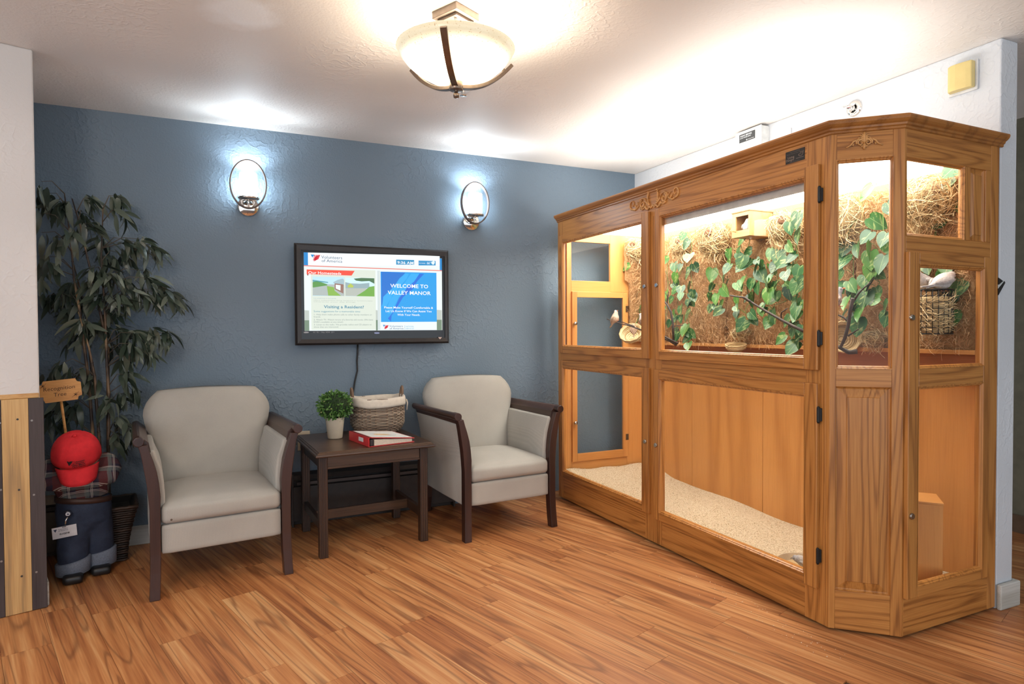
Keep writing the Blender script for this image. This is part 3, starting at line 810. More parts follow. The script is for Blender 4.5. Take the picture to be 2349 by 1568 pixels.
# ================================================================== armchairs
def fabric(name, col):
    m, nt, b = nodes_of(name)
    v = coords(nt)
    n1 = noise(nt, v, 5, 3); n2 = noise(nt, v, 420, 2)
    wv = N(nt, 'ShaderNodeTexWave'); wv.inputs['Scale'].default_value = 150; wv.inputs['Distortion'].default_value = 2.0
    nt.links.new(v, wv.inputs['Vector'])
    f = mth(nt, 'ADD', mth(nt, 'MULTIPLY', n1, 0.5), mth(nt, 'MULTIPLY', n2, 0.3))
    f = mth(nt, 'ADD', f, mth(nt, 'MULTIPLY', wv.outputs['Fac'], 0.12))
    rp = ramp(nt, [(0.25, tuple(c * 0.82 for c in col)), (0.75, tuple(min(1, c * 1.12) for c in col))])
    nt.links.new(f, rp.inputs[0]); nt.links.new(rp.outputs[0], b.inputs['Base Color'])
    b.inputs['Roughness'].default_value = 0.9
    b.inputs['Sheen Weight'].default_value = 0.15
    b.inputs['Specular IOR Level'].default_value = 0.2
    bump(nt, b, mth(nt, 'ADD', n2, wv.outputs['Fac']), 0.15, 0.002)
    return m
M_fab = fabric('oatmeal_upholstery', (0.43, 0.41, 0.37))
M_dwood = wood('mahogany_stain', 'z', (0.050, 0.020, 0.014), (0.036, 0.014, 0.0105), (0.019, 0.008, 0.0065), 0.33, 8, 8, 0.6, 0.25)
M_dwood_y = wood('mahogany_stain_y', 'y', (0.060, 0.026, 0.017), (0.042, 0.018, 0.012), (0.022, 0.010, 0.007), 0.33, 8, 8, 0.6, 0.25)
def xprof(z):
    """outward curve of the chair arm, front view"""
    if z < 0.42: return 0.0
    t = (z - 0.42) / 0.30
    return 0.052 * t ** 1.9
def armchair(fl, fr, label):
    a, b_ = Vector((*fl, 0)), Vector((*fr, 0)); c = (a + b_) / 2
    rz = math.atan2(b_.y - a.y, b_.x - a.x)
    t = thing('armchair', c, label, 'armchair', 'pair of upholstered armchairs', rz, True)
    for s in (-1, 1):
        # front post: foot to scrolled arm end
        rings = []
        zs = [0, 0.05, 0.12, 0.2, 0.3, 0.4, 0.46, 0.52, 0.57, 0.62, 0.66, 0.695]
        for z in zs:
            o_ = xprof(z); w = 0.0212 + (0.003 if 0.4 < z < 0.6 else 0) - (0.003 if z > .62 else 0)
            kick = 0.013 * max(0, (0.2 - z) / 0.2) ** 1.6
            xc = s * (0.281 + o_ + kick * 0.5)
            yf = -0.012 - kick
            rings.append([(xc - w, yf, z), (xc + w, yf, z), (xc + w, yf + 0.048, z), (xc - w, yf + 0.048, z)])
        post = MB().loft(rings).build('front_leg', M_dwood, t, bevel=0.003)
        MB().lathe([(0.001, -0.014), (0.021, -0.014), (0.0225, -0.011), (0.0225, 0.036), (0.001, 0.037)], 18, (s * 0.340, 0, 0.712), 'y').build('scroll', M_dwood, post, smooth=False, bevel=0.002)
        # arm rail with rolled outer edge
        rings = []
        for y, dz in ((0.03, 0.0), (0.25, -0.004), (0.45, -0.007), (0.685, -0.010)):
            cs = []
            for k in range(9):
                ang = R(-60 + k * 30)
                cs.append((s * (0.340 + 0.021 * math.sin(ang + R(10))), y, 0.712 + dz + 0.021 * math.cos(ang)))
            cs += [(s * 0.318, y, 0.650 + dz), (s * 0.292, y, 0.655 + dz), (s * 0.300, y, 0.700 + dz)]
            rings.append(cs)
        MB().loft(rings).build('arm_rail', M_dwood_y, t, bevel=0.002)
        # upholstered side panel
        rings = []
        for z in (0.195, 0.3, 0.4, 0.46, 0.52, 0.58, 0.63, 0.665):
            o_ = xprof(z)
            xo = 0.295 + o_; xi = 0.238 + o_ * 0.75 + 0.012 * (1 if z > 0.6 else 0)
            rings.append([(s * xi, 0.03, z), (s * (xi - 0.004), 0.2, z), (s * (xi - 0.004), 0.45, z), (s * xi, 0.70, z), (s * xo, 0.70, z), (s * (xo + .003), 0.36, z), (s * xo, 0.03, z)])
        MB().loft(rings).build('side_panel', M_fab, t, smooth=True, bevel=0.012, seg=3)
        # rear leg
        rings = [[(s * 0.262 - 0.022, 0.64 + k, z), (s * 0.262 + 0.022, 0.64 + k, z), (s * 0.262 + 0.022, 0.685 + k, z), (s * 0.262 - 0.022, 0.685 + k, z)] for z, k in ((0, 0.03), (0.1, 0.008), (0.22, 0.0))]
        MB().loft(rings).build('rear_leg', M_dwood, t, bevel=0.003)
    # apron with the seat deck behind it
    MB().rbox((0, 0.028, 0.261), (0.515, 0.065, 0.132), 0.012, 8).build('apron', M_fab, t, smooth=True)
    MB().box(-0.25, 0.25, 0.05, 0.67, 0.215, 0.318).build('seat_deck', M_fab, t, bevel=0.006)
    def dome(p, u):
        f = max(0, 1 - abs(u.x) ** 3) * max(0, 1 - abs(u.y * 0.95) ** 3)
        if p.z > 0: p.z += 0.035 * f
        if u.y < -0.6: p.y -= 0.012 * (1 - u.x * u.x) * (1 - u.z * u.z)
        return p
    MB().rbox((0, 0.255, 0.372), (0.520, 0.53, 0.092), 0.030, 14, dome).build('seat_cushion', M_fab, t, smooth=True)
    # back with clipped upper corners
    zs = [0.33, 0.36, 0.45, 0.55, 0.65, 0.72, 0.76, 0.79, 0.82, 0.85, 0.872, 0.882]
    hw = [0.246, 0.250, 0.255, 0.268, 0.288, 0.305, 0.312, 0.309, 0.297, 0.276, 0.254, 0.244]
    rings = []
    nu = 16
    for z, w in zip(zs, hw):
        lean = 0.475 + (z - 0.42) * 0.20
        edge = 0.030 if z < 0.86 else (0.026 if z < .88 else 0.018)
        rg = []
        for k in range(nu + 1):
            u = -1 + 2 * k / nu
            puff = 0.032 * (1 - abs(u) ** 4) * min(1.0, max(0.0, (0.895 - z) / 0.10)) ** 0.5 * (1 if z > 0.36 else 0.4)
            zz = z + (0.013 * (1 - u * u) if z > 0.84 else 0)
            yb_ = -edge * (0.4 if abs(u) > 0.97 else 1.0) - puff
            rg.append((u * w, lean + yb_ + 0.03, zz))
        for k in range(nu, -1, -1):
            u = -1 + 2 * k / nu
            zz = z + (0.013 * (1 - u * u) if z > 0.84 else 0)
            rg.append((u * w * 0.99, lean + 0.03 + (0.075 if abs(u) < 0.97 else 0.055) * (1 if z < .87 else .75), zz))
        rings.append(rg)
    MB().loft(rings).build('backrest', M_fab, t, smooth=True)
    return t
ch1 = armchair((-0.304, 3.203), (0.295, 3.274), 'pale upholstered armchair with dark wood arms between the tree and the side table')
ch2 = armchair((1.227, 3.316), (1.827, 3.359), 'pale upholstered armchair with dark wood arms between the side table and the aviary')
# small burn spot on the near chair's cushion
MB().lathe([(0.001, -0.0004), (0.0045, 0.0)], 10, (-0.218, -0.0225, 0.353), 'y').build('stain', plain('stain_brown', (0.08, 0.05, 0.03), 0.9), ch1)

# ================================================================== side table
a, b_ = Vector((0.469, 3.394, 0)), Vector((1.029, 3.427, 0)); tc_ = (a + b_) / 2; trz = math.atan2(b_.y - a.y, b_.x - a.x)
tab = thing('side_table', tc_, 'dark brown wooden side table with fluted legs between the two armchairs', 'side table', None, trz, True)
M_tw = wood('walnut_veneer_x', 'x', (0.100, 0.052, 0.027), (0.075, 0.038, 0.020), (0.042, 0.021, 0.011), 0.30, 10, 8, 0.5)
M_twz = wood('walnut_z', 'z', (0.056, 0.027, 0.015), (0.042, 0.020, 0.0115), (0.024, 0.0115, 0.007), 0.36, 8, 10, 0.5)
M_twy = wood('walnut_y', 'y', (0.056, 0.027, 0.015), (0.042, 0.020, 0.0115), (0.024, 0.0115, 0.007), 0.36, 8, 10, 0.5)
X0, X1, Y0, Y1 = -0.318, 0.322, -0.048, 0.600
top = MB().box(X0 + 0.02, X1 - 0.02, Y0 + 0.02, Y1 - 0.02, 0.545, 0.568).build('table_top', M_tw, tab)
# stepped moulded edge
prof = [(0.0, 0.568), (0.008, 0.5685), (0.010, 0.564), (0.016, 0.563), (0.018, 0.557), (0.026, 0.555), (0.028, 0.547), (0.020, 0.541), (0.0, 0.541)]
rings = []
for o_, z in prof:
    e = -0.02 + o_
    rings.append([(X0 + 0.0 - e - 0.0, Y0 - e, z), (X1 + e, Y0 - e, z), (X1 + e, Y1 + e, z), (X0 - e, Y1 + e, z)])
MB().loft(rings, cap=False).build('moulded_edge', M_tw, top)
for sx in (-1, 1):
    for yy in (0.0, 0.502):
        q = MB()
        q.box(sx * 0.278 - 0.0225, sx * 0.278 + 0.0225, yy, yy + 0.046, 0, 0.542)
        leg = q.build('leg', M_twz, tab, bevel=0.003)
        q = MB()
        for k in range(3):     # raised reeds on the outer faces
            x = sx * 0.278 - 0.012 + k * 0.012
            q.box(x - 0.004, x + 0.004, yy - 0.0025, yy + 0.001, 0.004, 0.53)
            q.box(x - 0.004, x + 0.004, yy + 0.045, yy + 0.0485, 0.004, 0.53)
        q.build('reed', M_twz, leg, bevel=0.0015)
for yy, nm in ((0.008, 'apron'), (0.518, 'apron')):
    ap = MB().box(-0.255, 0.255, yy, yy + 0.020, 0.468, 0.541).build(nm, M_tw, tab, bevel=0.002)
    MB().box(-0.255, 0.255, yy - 0.004 if yy < .1 else yy + .018, yy + 0.002 if yy < .1 else yy + .024, 0.468, 0.480).build('bead', M_tw, ap, bevel=0.002)
for sx in (-1, 1):
    MB().box(sx * 0.278 - 0.010, sx * 0.278 + 0.010, 0.046, 0.502, 0.468, 0.541).build('apron', M_twy, tab, bevel=0.002)
    MB().box(sx * 0.278 - 0.011, sx * 0.278 + 0.011, 0.046, 0.502, 0.130, 0.182).build('stretcher', M_twy, tab, bevel=0.002)
MB().box(-0.267, 0.267, 0.262, 0.284, 0.130, 0.182).build('stretcher', M_tw, tab, bevel=0.002)

TT = 0.5688
# ---------------------------------------------------------------- topiary in a pot
P = Vector((0.592, 3.768, TT))
t = thing('potted_topiary', P, 'round green topiary ball in a cream pot on the side table', 'plant')
MB().lathe([(0.001, 0.001), (0.040, 0.0), (0.042, 0.004), (0.054, 0.118), (0.0555, 0.122), (0.050, 0.122), (0.048, 0.110), (0.001, 0.108)], 32, P).build('pot', plain('cream_ceramic', (0.60, 0.54, 0.43), 0.45, 0.0, 0.05), t, smooth=True)
MB().lathe([(0.001, 0.111), (0.047, 0.112)], 20, P).build('moss', plain('dark_moss', (0.02, 0.03, 0.01), 0.9), t)
def leaf_green(name, c1, c2, c3, rough=0.42, spread=1.0):
    m, nt, b = nodes_of(name)
    oi = N(nt, 'ShaderNodeObjectInfo'); ge = N(nt, 'ShaderNodeNewGeometry')
    r_ = mth(nt, 'FRACT', mth(nt, 'ADD', oi.outputs['Random'], ge.outputs['Random Per Island']))
    rp = ramp(nt, [(0.0, c1), (0.5, c2), (1.0, c3)])
    nt.links.new(r_, rp.inputs[0]); nt.links.new(rp.outputs[0], b.inputs['Base Color'])
    b.inputs['Roughness'].default_value = rough
    return m
M_topi = leaf_green('topiary_green', (0.035, 0.10, 0.02), (0.075, 0.19, 0.035), (0.16, 0.30, 0.08))
M_topi2 = plain('pale_buds', (0.55, 0.55, 0.22), 0.6)
rt = random.Random(5)
q = MB(); q2 = MB()
cc = P + Vector((0.0, 0, 0.190))
for i in range(900):
    d = Vector((rt.gauss(0, 1), rt.gauss(0, 1), rt.gauss(0, 1))).normalized()
    if d.z < -0.9: continue
    r0 = 0.082 * rt.uniform(0.72, 1.0)
    p0 = cc + Vector((d.x * r0 * 1.16, d.y * r0 * 1.16, d.z * r0))
    g = (d + Vector((rt.gauss(0, .5), rt.gauss(0, .5), rt.gauss(0, .5)))).normalized()
    s = g.cross(Vector((rt.gauss(0, 1), rt.gauss(0, 1), rt.gauss(0, 1)))).normalized()
    n_ = g.cross(s)
    L_ = rt.uniform(0.016, 0.026); w = L_ * 0.26
    q.add([p0, p0 + g * L_ * .45 + s * w + n_ * .001, p0 + g * L_ * .8 + s * w * .7 + n_ * .001, p0 + g * L_, p0 + g * L_ * .8 - s * w * .7 + n_ * .001, p0 + g * L_ * .45 - s * w + n_ * .001], [(0, 1, 5), (1, 2, 4, 5), (2, 3, 4)])
    if i % 45 == 0: q2.sphere(p0 + d * 0.016, 0.004, n=6, m=4)
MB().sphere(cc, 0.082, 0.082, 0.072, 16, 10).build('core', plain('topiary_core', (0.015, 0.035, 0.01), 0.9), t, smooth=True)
q.build('foliage', M_topi, t, kind='stuff')
q2.build('buds', M_topi2, t, kind='stuff')

# ---------------------------------------------------------------- wicker basket
P = Vector((0.872, 3.905, TT))
t = thing('wicker_basket', P, 'brown wicker basket with white cloth liner and two loop handles on the side table', 'basket')
M_wick = leaf_green('willow_rods', (0.21, 0.150, 0.11), (0.31, 0.235, 0.175), (0.42, 0.33, 0.25), 0.6)
M_wick2 = plain('willow_dark', (0.20, 0.125, 0.08), 0.65)
M_lin = plain('linen', (0.66, 0.60, 0.52), 0.9, 0, 0.06, 60, 0.2, 0.05)
def superel(a, ax, ay, e=0.62):
    c_, s_ = math.cos(a), math.sin(a)
    return Vector((math.copysign(abs(c_) ** e, c_) * ax, math.copysign(abs(s_) ** e, s_) * ay, 0))
def bk(z):   # half sizes by height
    k = min(1.0, z / 0.07)
    f = 0.80 + 0.20 * math.sin(k * math.pi / 2)
    if z > 0.15: f *= 1 + 0.02 * (z - 0.15) / 0.1
    return 0.158 * f, 0.115 * f
q = MB(); NW = 72; nst = 36
for r_ in range(24):
    z = 0.006 + r_ * 0.0088
    ax, ay = bk(z); pts = []
    for k in range(NW + 1):
        a_ = 2 * math.pi * k / NW
        ww = 0.003 * (1 if ((k // 2) + r_) % 2 == 0 else -1)
        p_ = superel(a_, ax + ww, ay + ww)
        pts.append((P.x + p_.x, P.y + p_.y, P.z + z + 0.0008 * math.sin(k * 2.3 + r_)))
    q.tube(pts, 0.0040 if r_ != 13 else 0.0065, 5, False)
q.build('weave', M_wick, t, smooth=True)
q = MB()
for k in range(nst):
    a_ = 2 * math.pi * (k + .5) / nst
    q.tube([(P.x + superel(a_, *bk(z)).x, P.y + superel(a_, *bk(z)).y, P.z + z) for z in (0.002, 0.03, 0.07, 0.12, 0.17, 0.208)], 0.0032, 5)
q.build('stakes', M_wick2, t, smooth=True)
MB().prism([(P.x + superel(2 * math.pi * k / 32, 0.122, 0.088).x, P.y + superel(2 * math.pi * k / 32, 0.122, 0.088).y) for k in range(32)], TT + 0.001, TT + 0.010).build('bottom', M_wick2, t)
rings = []
for z, g in ((0.166, 0.010), (0.180, 0.010), (0.200, 0.009), (0.214, 0.006), (0.219, 0.0), (0.214, -0.008), (0.17, -0.012), (0.05, -0.014)):
    ax, ay = bk(min(z, 0.205)); rg = []
    for k in range(48):
        a_ = 2 * math.pi * k / 48
        p_ = superel(a_, ax + g, ay + g)
        rg.append((P.x + p_.x, P.y + p_.y, P.z + z + 0.003 * math.sin(5 * a_ + 1) + (0.006 * math.cos(2 * a_) if z > .16 else 0)))
    rings.append(rg)
MB().loft(rings, False).build('cloth_liner', M_lin, t, smooth=True, solid=0.002)
for s in (-1, 1):
    xb = P.x + s * 0.152
    h = []
    for k in range(13):
        a_ = math.pi * k / 12
        h.append((xb + s * 0.006 * math.sin(a_), P.y + 0.026 * math.cos(a_), P.z + 0.185 + 0.088 * math.sin(a_) ** 0.7))
    MB().tube(h, 0.0078, 8).build('handle', M_wick2, t, smooth=True)
tie = MB().tube([(P.x + 0.170, P.y - 0.05, P.z + 0.195), (P.x + 0.176, P.y - 0.06, P.z + 0.175), (P.x + 0.172, P.y - 0.06, P.z + 0.13)], [0.007, 0.006, 0.004], 8, True, 0.5)
tie.build('liner_tie', M_lin, t, smooth=True)

# ---------------------------------------------------------------- red ring binder
bc = at_z(881, 1008, TT)
bl = thing('ring_binder', (0.712, 3.385, TT), 'red ring binder with white cover sheet lying at the front of the side table', 'binder', None, R(11), True)
M_red = plain('red_vinyl', (0.60, 0.035, 0.040), 0.35, 0, 0.06)
M_page = plain('paper_white', (0.74, 0.74, 0.72), 0.7, 0, 0.03)
M_dk = plain('binder_dark', (0.03, 0.022, 0.024), 0.45)
BW, BD = 0.268, 0.285
MB().box(0, BW, 0, BD, 0.0, 0.003).build('back_cover', M_red, bl, bevel=0.001)
MB().box(-0.004, 0.0, 0, BD, 0.0, 0.052).build('spine', M_red, bl, bevel=0.0015)
fc = MB(); z0_, z1_ = 0.0525, 0.024
fc.add([(0, 0, z0_), (BW, 0, z1_), (BW, BD, z1_), (0, BD, z0_), (0, 0, z0_ - .003), (BW, 0, z1_ - .003), (BW, BD, z1_ - .003), (0, BD, z0_ - .003)], [(0, 1, 2, 3), (7, 6, 5, 4), (0, 4, 5, 1), (1, 5, 6, 2), (2, 6, 7, 3), (3, 7, 4, 0)])
cov = fc.build('front_cover', M_red, bl)
def on_cover(x0, x1, y0, y1, dz):
    f = lambda x: z0_ + (z1_ - z0_) * x / BW + dz
    return MB().add([(x0, y0, f(x0)), (x1, y0, f(x1)), (x1, y1, f(x1)), (x0, y1, f(x0))], [(0, 1, 2, 3)])
on_cover(0.018, BW - 0.008, 0.008, BD - 0.008, 0.0006).build('cover_sheet', M_page, cov)
on_cover(0.0, 0.010, 0.0, BD, 0.0008).build('hinge_strip', M_dk, cov)
f = lambda x: z0_ + (z1_ - z0_) * x / BW + 0.0010
MB().add([(0.125 + 0.052 * math.cos(k * .5236) * (1 + .15 * math.sin(3 * k)), 0.125 + 0.028 * math.sin(k * .5236), f(0.125 + 0.052 * math.cos(k * .5236))) for k in range(12)], [tuple(range(12))]).build('cover_print', plain('print_orange', (0.72, 0.50, 0.28), 0.7, 0, 0.3, 40), cov)
MB().add([(0.06, 0.165, f(0.06)), (0.10, 0.145, f(0.10)), (0.10, 0.139, f(0.10)), (0.06, 0.159, f(0.06))], [(0, 1, 2, 3)]).build('cover_print', plain('print_blue', (0.20, 0.24, 0.45), 0.7), cov)
MB().add([(0.15, 0.11, f(0.15)), (0.215, 0.12, f(0.215)), (0.20, 0.10, f(0.20)), (0.15, 0.095, f(0.15))], [(0, 1, 2, 3)]).build('cover_print', plain('print_teal', (0.45, 0.58, 0.62), 0.7), cov)
pg = MB(); pg.add([(0.030, 0.006, 0.004), (BW - 0.012, 0.006, 0.004), (BW - 0.012, BD - .006, 0.004), (0.03, BD - .006, 0.004), (0.030, 0.006, 0.038), (BW - 0.012, 0.006, 0.020), (BW - 0.012, BD - .006, 0.020), (0.030, BD - .006, 0.038)], [(3, 2, 1, 0), (4, 5, 6, 7), (0, 1, 5, 4), (1, 2, 6, 5), (2, 3, 7, 6), (3, 0, 4, 7)])
pg.build('pages', plain('page_edges', (0.62, 0.56, 0.46), 0.8, 0, 0.2, 300), bl)
MB().box(0.006, 0.026, 0.004, BD - .004, 0.003, 0.040).build('ring_mechanism', M_dk, bl, bevel=0.004)
MB().box(-0.0048, -0.004, 0.075, 0.14, 0.018, 0.040).build('spine_label', M_page, bl)
# ================================================================== denim doll with red cap
DL = Vector((-0.640, 3.665, 0))
doll = thing('doll', DL, 'boy doll in jeans and plaid shirt hiding its face under a red cap', 'doll', None, R(9), True)
def denim():
    m, nt, b = nodes_of('blue_denim')
    v = coords(nt)
    n1 = noise(nt, v, 14, 4); n2 = noise(nt, v, 500, 2)
    f = mth(nt, 'ADD', mth(nt, 'MULTIPLY', n1, 0.7), mth(nt, 'MULTIPLY', n2, 0.3))
    rp = ramp(nt, [(0.3, (0.013, 0.019, 0.042)), (0.7, (0.040, 0.058, 0.105))])
    nt.links.new(f, rp.inputs[0]); nt.links.new(rp.outputs[0], b.inputs['Base Color'])
    b.inputs['Roughness'].default_value = 0.85
    bump(nt, b, n1, 0.6, 0.02)
    return m
def plaid():
    m, nt, b = nodes_of('plaid_flannel')
    tc = N(nt, 'ShaderNodeTexCoord'); sp = N(nt, 'ShaderNodeSeparateXYZ'); nt.links.new(tc.outputs['Object'], sp.inputs[0])
    nz = noise(nt, tc.outputs['Object'], 8, 2)
    xx = mth(nt, 'ADD', sp.outputs[0], mth(nt, 'MULTIPLY', nz, 0.03))
    zz = mth(nt, 'ADD', mth(nt, 'ADD', sp.outputs[2], mth(nt, 'MULTIPLY', sp.outputs[1], 0.6)), mth(nt, 'MULTIPLY', nz, 0.03))
    def bands(src, per, ph, wid):
        f = mth(nt, 'FRACT', mth(nt, 'ADD', mth(nt, 'DIVIDE', src, per), ph))
        return mth(nt, 'LESS_THAN', f, wid)
    c = mixc(nt, mth(nt, 'MULTIPLY', bands(xx, 0.09, 0.0, 0.45), 0.9), (0.030, 0.022, 0.045), (0.11, 0.022, 0.022))
    c = mixc(nt, mth(nt, 'MULTIPLY', bands(zz, 0.09, 0.2, 0.42), 0.5), c, (0.10, 0.03, 0.035))
    c = mixc(nt, mth(nt, 'MULTIPLY', bands(xx, 0.09, 0.62, 0.2), 0.55), c, (0.15, 0.18, 0.17))
    c = mixc(nt, mth(nt, 'MULTIPLY', bands(zz, 0.09, 0.68, 0.2), 0.55), c, (0.15, 0.18, 0.17))
    for ph in (0.3, 0.36):
        c = mixc(nt, mth(nt, 'MULTIPLY', bands(xx, 0.09, ph, 0.03), 0.75), c, (0.55, 0.50, 0.45))
        c = mixc(nt, mth(nt, 'MULTIPLY', bands(zz, 0.09, ph + .1, 0.03), 0.75), c, (0.55, 0.50, 0.45))
    nt.links.new(c, b.inputs['Base Color'])
    b.inputs['Roughness'].default_value = 0.9
    bump(nt, b, noise(nt, tc.outputs['Object'], 18, 3), 0.6, 0.02)
    return m
M_den, M_plaid = denim(), plaid()
M_cuff = plain('pale_denim_cuff', (0.17, 0.20, 0.26), 0.9, 0, 0.2, 200)
def ell(c, rx, ry, n=16):
    return [(c[0] + rx * math.cos(2 * math.pi * k / n), c[1] + ry * math.sin(2 * math.pi * k / n), c[2] if len(c) < 4 else c[2] + c[3] * math.cos(2 * math.pi * k / n)) for k in range(n)]
LA, LB = Vector((-0.035, -0.01, 0)), Vector((0.078, 0.05, 0))
q = MB()
q.loft([ell((LA.x, LA.y, 0.062), 0.060, 0.055), ell((LA.x, LA.y, 0.14), 0.066, 0.060), ell((LA.x + .005, LA.y + .01, 0.23), 0.070, 0.066), ell((-0.025, 0.02, 0.31), 0.073, 0.072)])
q.loft([ell((LB.x, LB.y, 0.075), 0.056, 0.055), ell((LB.x - .004, LB.y, 0.15), 0.062, 0.060), ell((LB.x - .01, LB.y - .01, 0.23), 0.066, 0.066), ell((0.055, 0.03, 0.31), 0.072, 0.070)])
q.loft([ell((0.012, 0.025, 0.235), 0.085, 0.06), ell((0.012, 0.025, 0.27), 0.115, 0.082), ell((0.012, 0.028, 0.33), 0.118, 0.085), ell((0.012, 0.03, 0.385), 0.112, 0.080)])
jeans = q.build('jeans', M_den, doll, remesh=0.008)
for cc_, zt_, rx in ((LA, 0.095, 0.069), (LB, 0.105, 0.065)):
    MB().loft([ell((cc_.x, cc_.y, 0.030, 0.004), rx * 0.98, rx * .92, 24), ell((cc_.x, cc_.y, 0.032, 0.004), rx * 1.03, rx * .97, 24), ell((cc_.x, cc_.y, zt_ - .004, 0.012), rx * 1.06, rx, 24), ell((cc_.x, cc_.y, zt_, 0.012), rx * 1.0, rx * .94, 24)], True).build('cuff', M_cuff, doll, smooth=True)
M_shoe = plain('black_shoe', (0.012, 0.012, 0.013), 0.4)
for cc_ in (LA, LB):
    MB().rbox((cc_.x, cc_.y - 0.030, 0.023), (0.085, 0.150, 0.044), 0.02, 8).build('shoe', M_shoe, doll, smooth=True)
MB().loft([ell((0.012, 0.03, 0.366, -0.012), 0.119, 0.087, 24), ell((0.012, 0.03, 0.392, -0.012), 0.118, 0.086, 24)], True).build('belt', plain('brown_leather', (0.055, 0.025, 0.018), 0.5), doll, smooth=True)
q = MB()
q.loft([ell((0.012, 0.03, 0.385), 0.105, 0.076), ell((0.005, 0.02, 0.45), 0.120, 0.085), ell((0.0, 0.01, 0.53), 0.128, 0.085), ell((-0.005, 0.0, 0.585), 0.105, 0.07), ell((-0.005, -0.01, 0.61), 0.05, 0.045)])
for s in (-1, 1):
    q.tube([(s * 0.090, 0.01, 0.560), (s * 0.112, -0.01, 0.550), (s * 0.124, -0.035, 0.518), (s * 0.116, -0.065, 0.497), (s * 0.06, -0.085, 0.490), (-s * 0.03, -0.090, 0.490)], [0.046, 0.049, 0.050, 0.049, 0.046, 0.044], 12)
q.build('shirt', M_plaid, doll, remesh=0.008)
MB().sphere((-0.008, -0.055, 0.600), 0.088, 0.088, 0.085).build('head', plain('cloth_skin', (0.55, 0.36, 0.26), 0.8), doll, smooth=True)
# the cap, tipped far forward
M_cap = plain('red_cotton', (0.62, 0.022, 0.030), 0.8, 0, 0.12, 30, 0.3, 0.5)
CT = Matrix.Translation((-0.012, -0.080, 0.622)) @ Matrix.Rotation(R(-4), 4, 'Y') @ Matrix.Rotation(R(30), 4, 'X')
rings = []
for k in range(9):
    t_ = k / 8
    z = 0.112 * math.sin(t_ * math.pi / 2); r_ = 0.098 * math.cos(t_ * math.pi / 2) ** 0.72 if k < 8 else 0.006
    rg = []
    for i in range(48):
        a_ = 2 * math.pi * i / 48
        f = 1 - 0.05 * max(0, math.cos(6 * a_)) ** 10 * (0.3 + t_) + 0.015 * math.sin(3 * a_ + 2) * t_
        rg.append(CT @ Vector((r_ * f * 1.03 * math.cos(a_), r_ * f * 1.08 * math.sin(a_), z - 0.012)))
    rings.append(rg)
cap = MB().loft(rings, False).build('cap', M_cap, doll, smooth=True, solid=0.002)
MB().sphere(CT @ Vector((0, 0, 0.102)), 0.008, n=10, m=6).build('cap_button', M_cap, cap, smooth=True)
nb = 20; grid = []
for j in range(7):
    v_ = j / 6; row = []
    for i in range(nb + 1):
        u_ = -1 + 2 * i / nb
        x = 0.085 * u_ * (1 - 0.10 * v_ * v_)
        y = -math.sqrt(max(0.0, 0.1060 ** 2 - (x * 1.03) ** 2)) - 0.062 * v_ * (1 - abs(u_) ** 3.2) ** 0.5
        row.append(CT @ Vector((x, y, -0.010 - 0.20 * x * x / 0.1 - 0.036 * v_ * v_ - 0.018 * v_)))
    grid.append(row)
MB().loft(grid, False, False).build('cap_visor', M_cap, cap, smooth=True, solid=0.004)
# black embroidery on the cap front, wrapped on the crown
M_emb = plain('black_thread', (0.012, 0.006, 0.006), 0.8)
def on_cap(mb, cx=0.0, zc=0.030):
    out = MB()
    vs = []
    for (x, y, z) in mb.v:
        zz = zc + y
        t_ = math.asin(max(0.0, min(1.0, zz / 0.112)))
        r_ = 0.1010 * math.cos(t_) ** 0.72 * 1.05 + 0.002
        a_ = R(-90) + (x + cx) / 0.104
        vs.append(CT @ Vector((r_ * 1.03 * math.cos(a_), r_ * 1.06 * math.sin(a_), zz - 0.012)))
    return out.add(vs, mb.f)
I4 = Matrix.Identity(4)
q = MB().add([(-0.038, 0.020, 0), (-0.031, 0.020, 0), (-0.029, 0.015, 0), (-0.026, 0.020, 0), (-0.013, 0.020, 0), (-0.029, -0.003, 0)], [(0, 1, 2, 5), (2, 3, 4, 5)])
on_cap(q).build('cap_logo', M_emb, cap)
for i, s in enumerate(('Volunteers', 'of America', 'Valley Manor', 'Care Center')):
    tm = text_mb(s, 0.0098, Matrix.Translation(((-0.012, -0.016, -0.020, -0.018)[i], 0.0125 - i * 0.0085, 0)), 0.03)
    on_cap(tm).build('cap_lettering', M_emb, cap)
# badge reel and name card hanging from the belt
bx, by, bz = -0.062, -0.075, 0.335
reel = MB().lathe([(0.001, -0.006), (0.013, -0.006), (0.016, -0.003), (0.016, 0.003), (0.001, 0.004)], 24, (bx + 0.012, by, bz), 'y').build('badge_reel', plain('navy_plastic', (0.012, 0.016, 0.035), 0.3), doll, smooth=True)
MB().lathe([(0.001, -0.0068), (0.0095, -0.0066)], 20, (bx + 0.012, by, bz), 'y').build('reel_sticker', plain('sticker_white', (0.65, 0.66, 0.70), 0.5), reel)
MB().add([(bx + 0.008, by - .0072, bz - .004), (bx + 0.017, by - .0072, bz - .004), (bx + 0.0125, by - .0072, bz + .005)], [(0, 1, 2)]).build('reel_mark', plain('sticker_navy', (0.02, 0.03, 0.08), 0.5), reel)
MB().tube([(bx + 0.012, by, bz - 0.014), (bx + 0.003, by - 0.002, bz - 0.03), (bx + 0.002, by - 0.004, bz - 0.048)], 0.0035, 8).build('badge_clip', M_chrome, doll, smooth=True)
bm_ = Matrix.Translation((bx - 0.002, by - 0.006, bz - 0.082)) @ Matrix.Rotation(R(-4), 4, 'Y')
q = MB(); q.obox(bm_, 0.096, 0.0015, 0.054)
badge = q.build('name_badge', plain('badge_white', (0.70, 0.70, 0.74), 0.4), doll, bevel=0.0005)
bt = bm_ @ Matrix.Translation((0, -0.0012, 0)) @ Matrix.Rotation(R(90), 4, 'X')
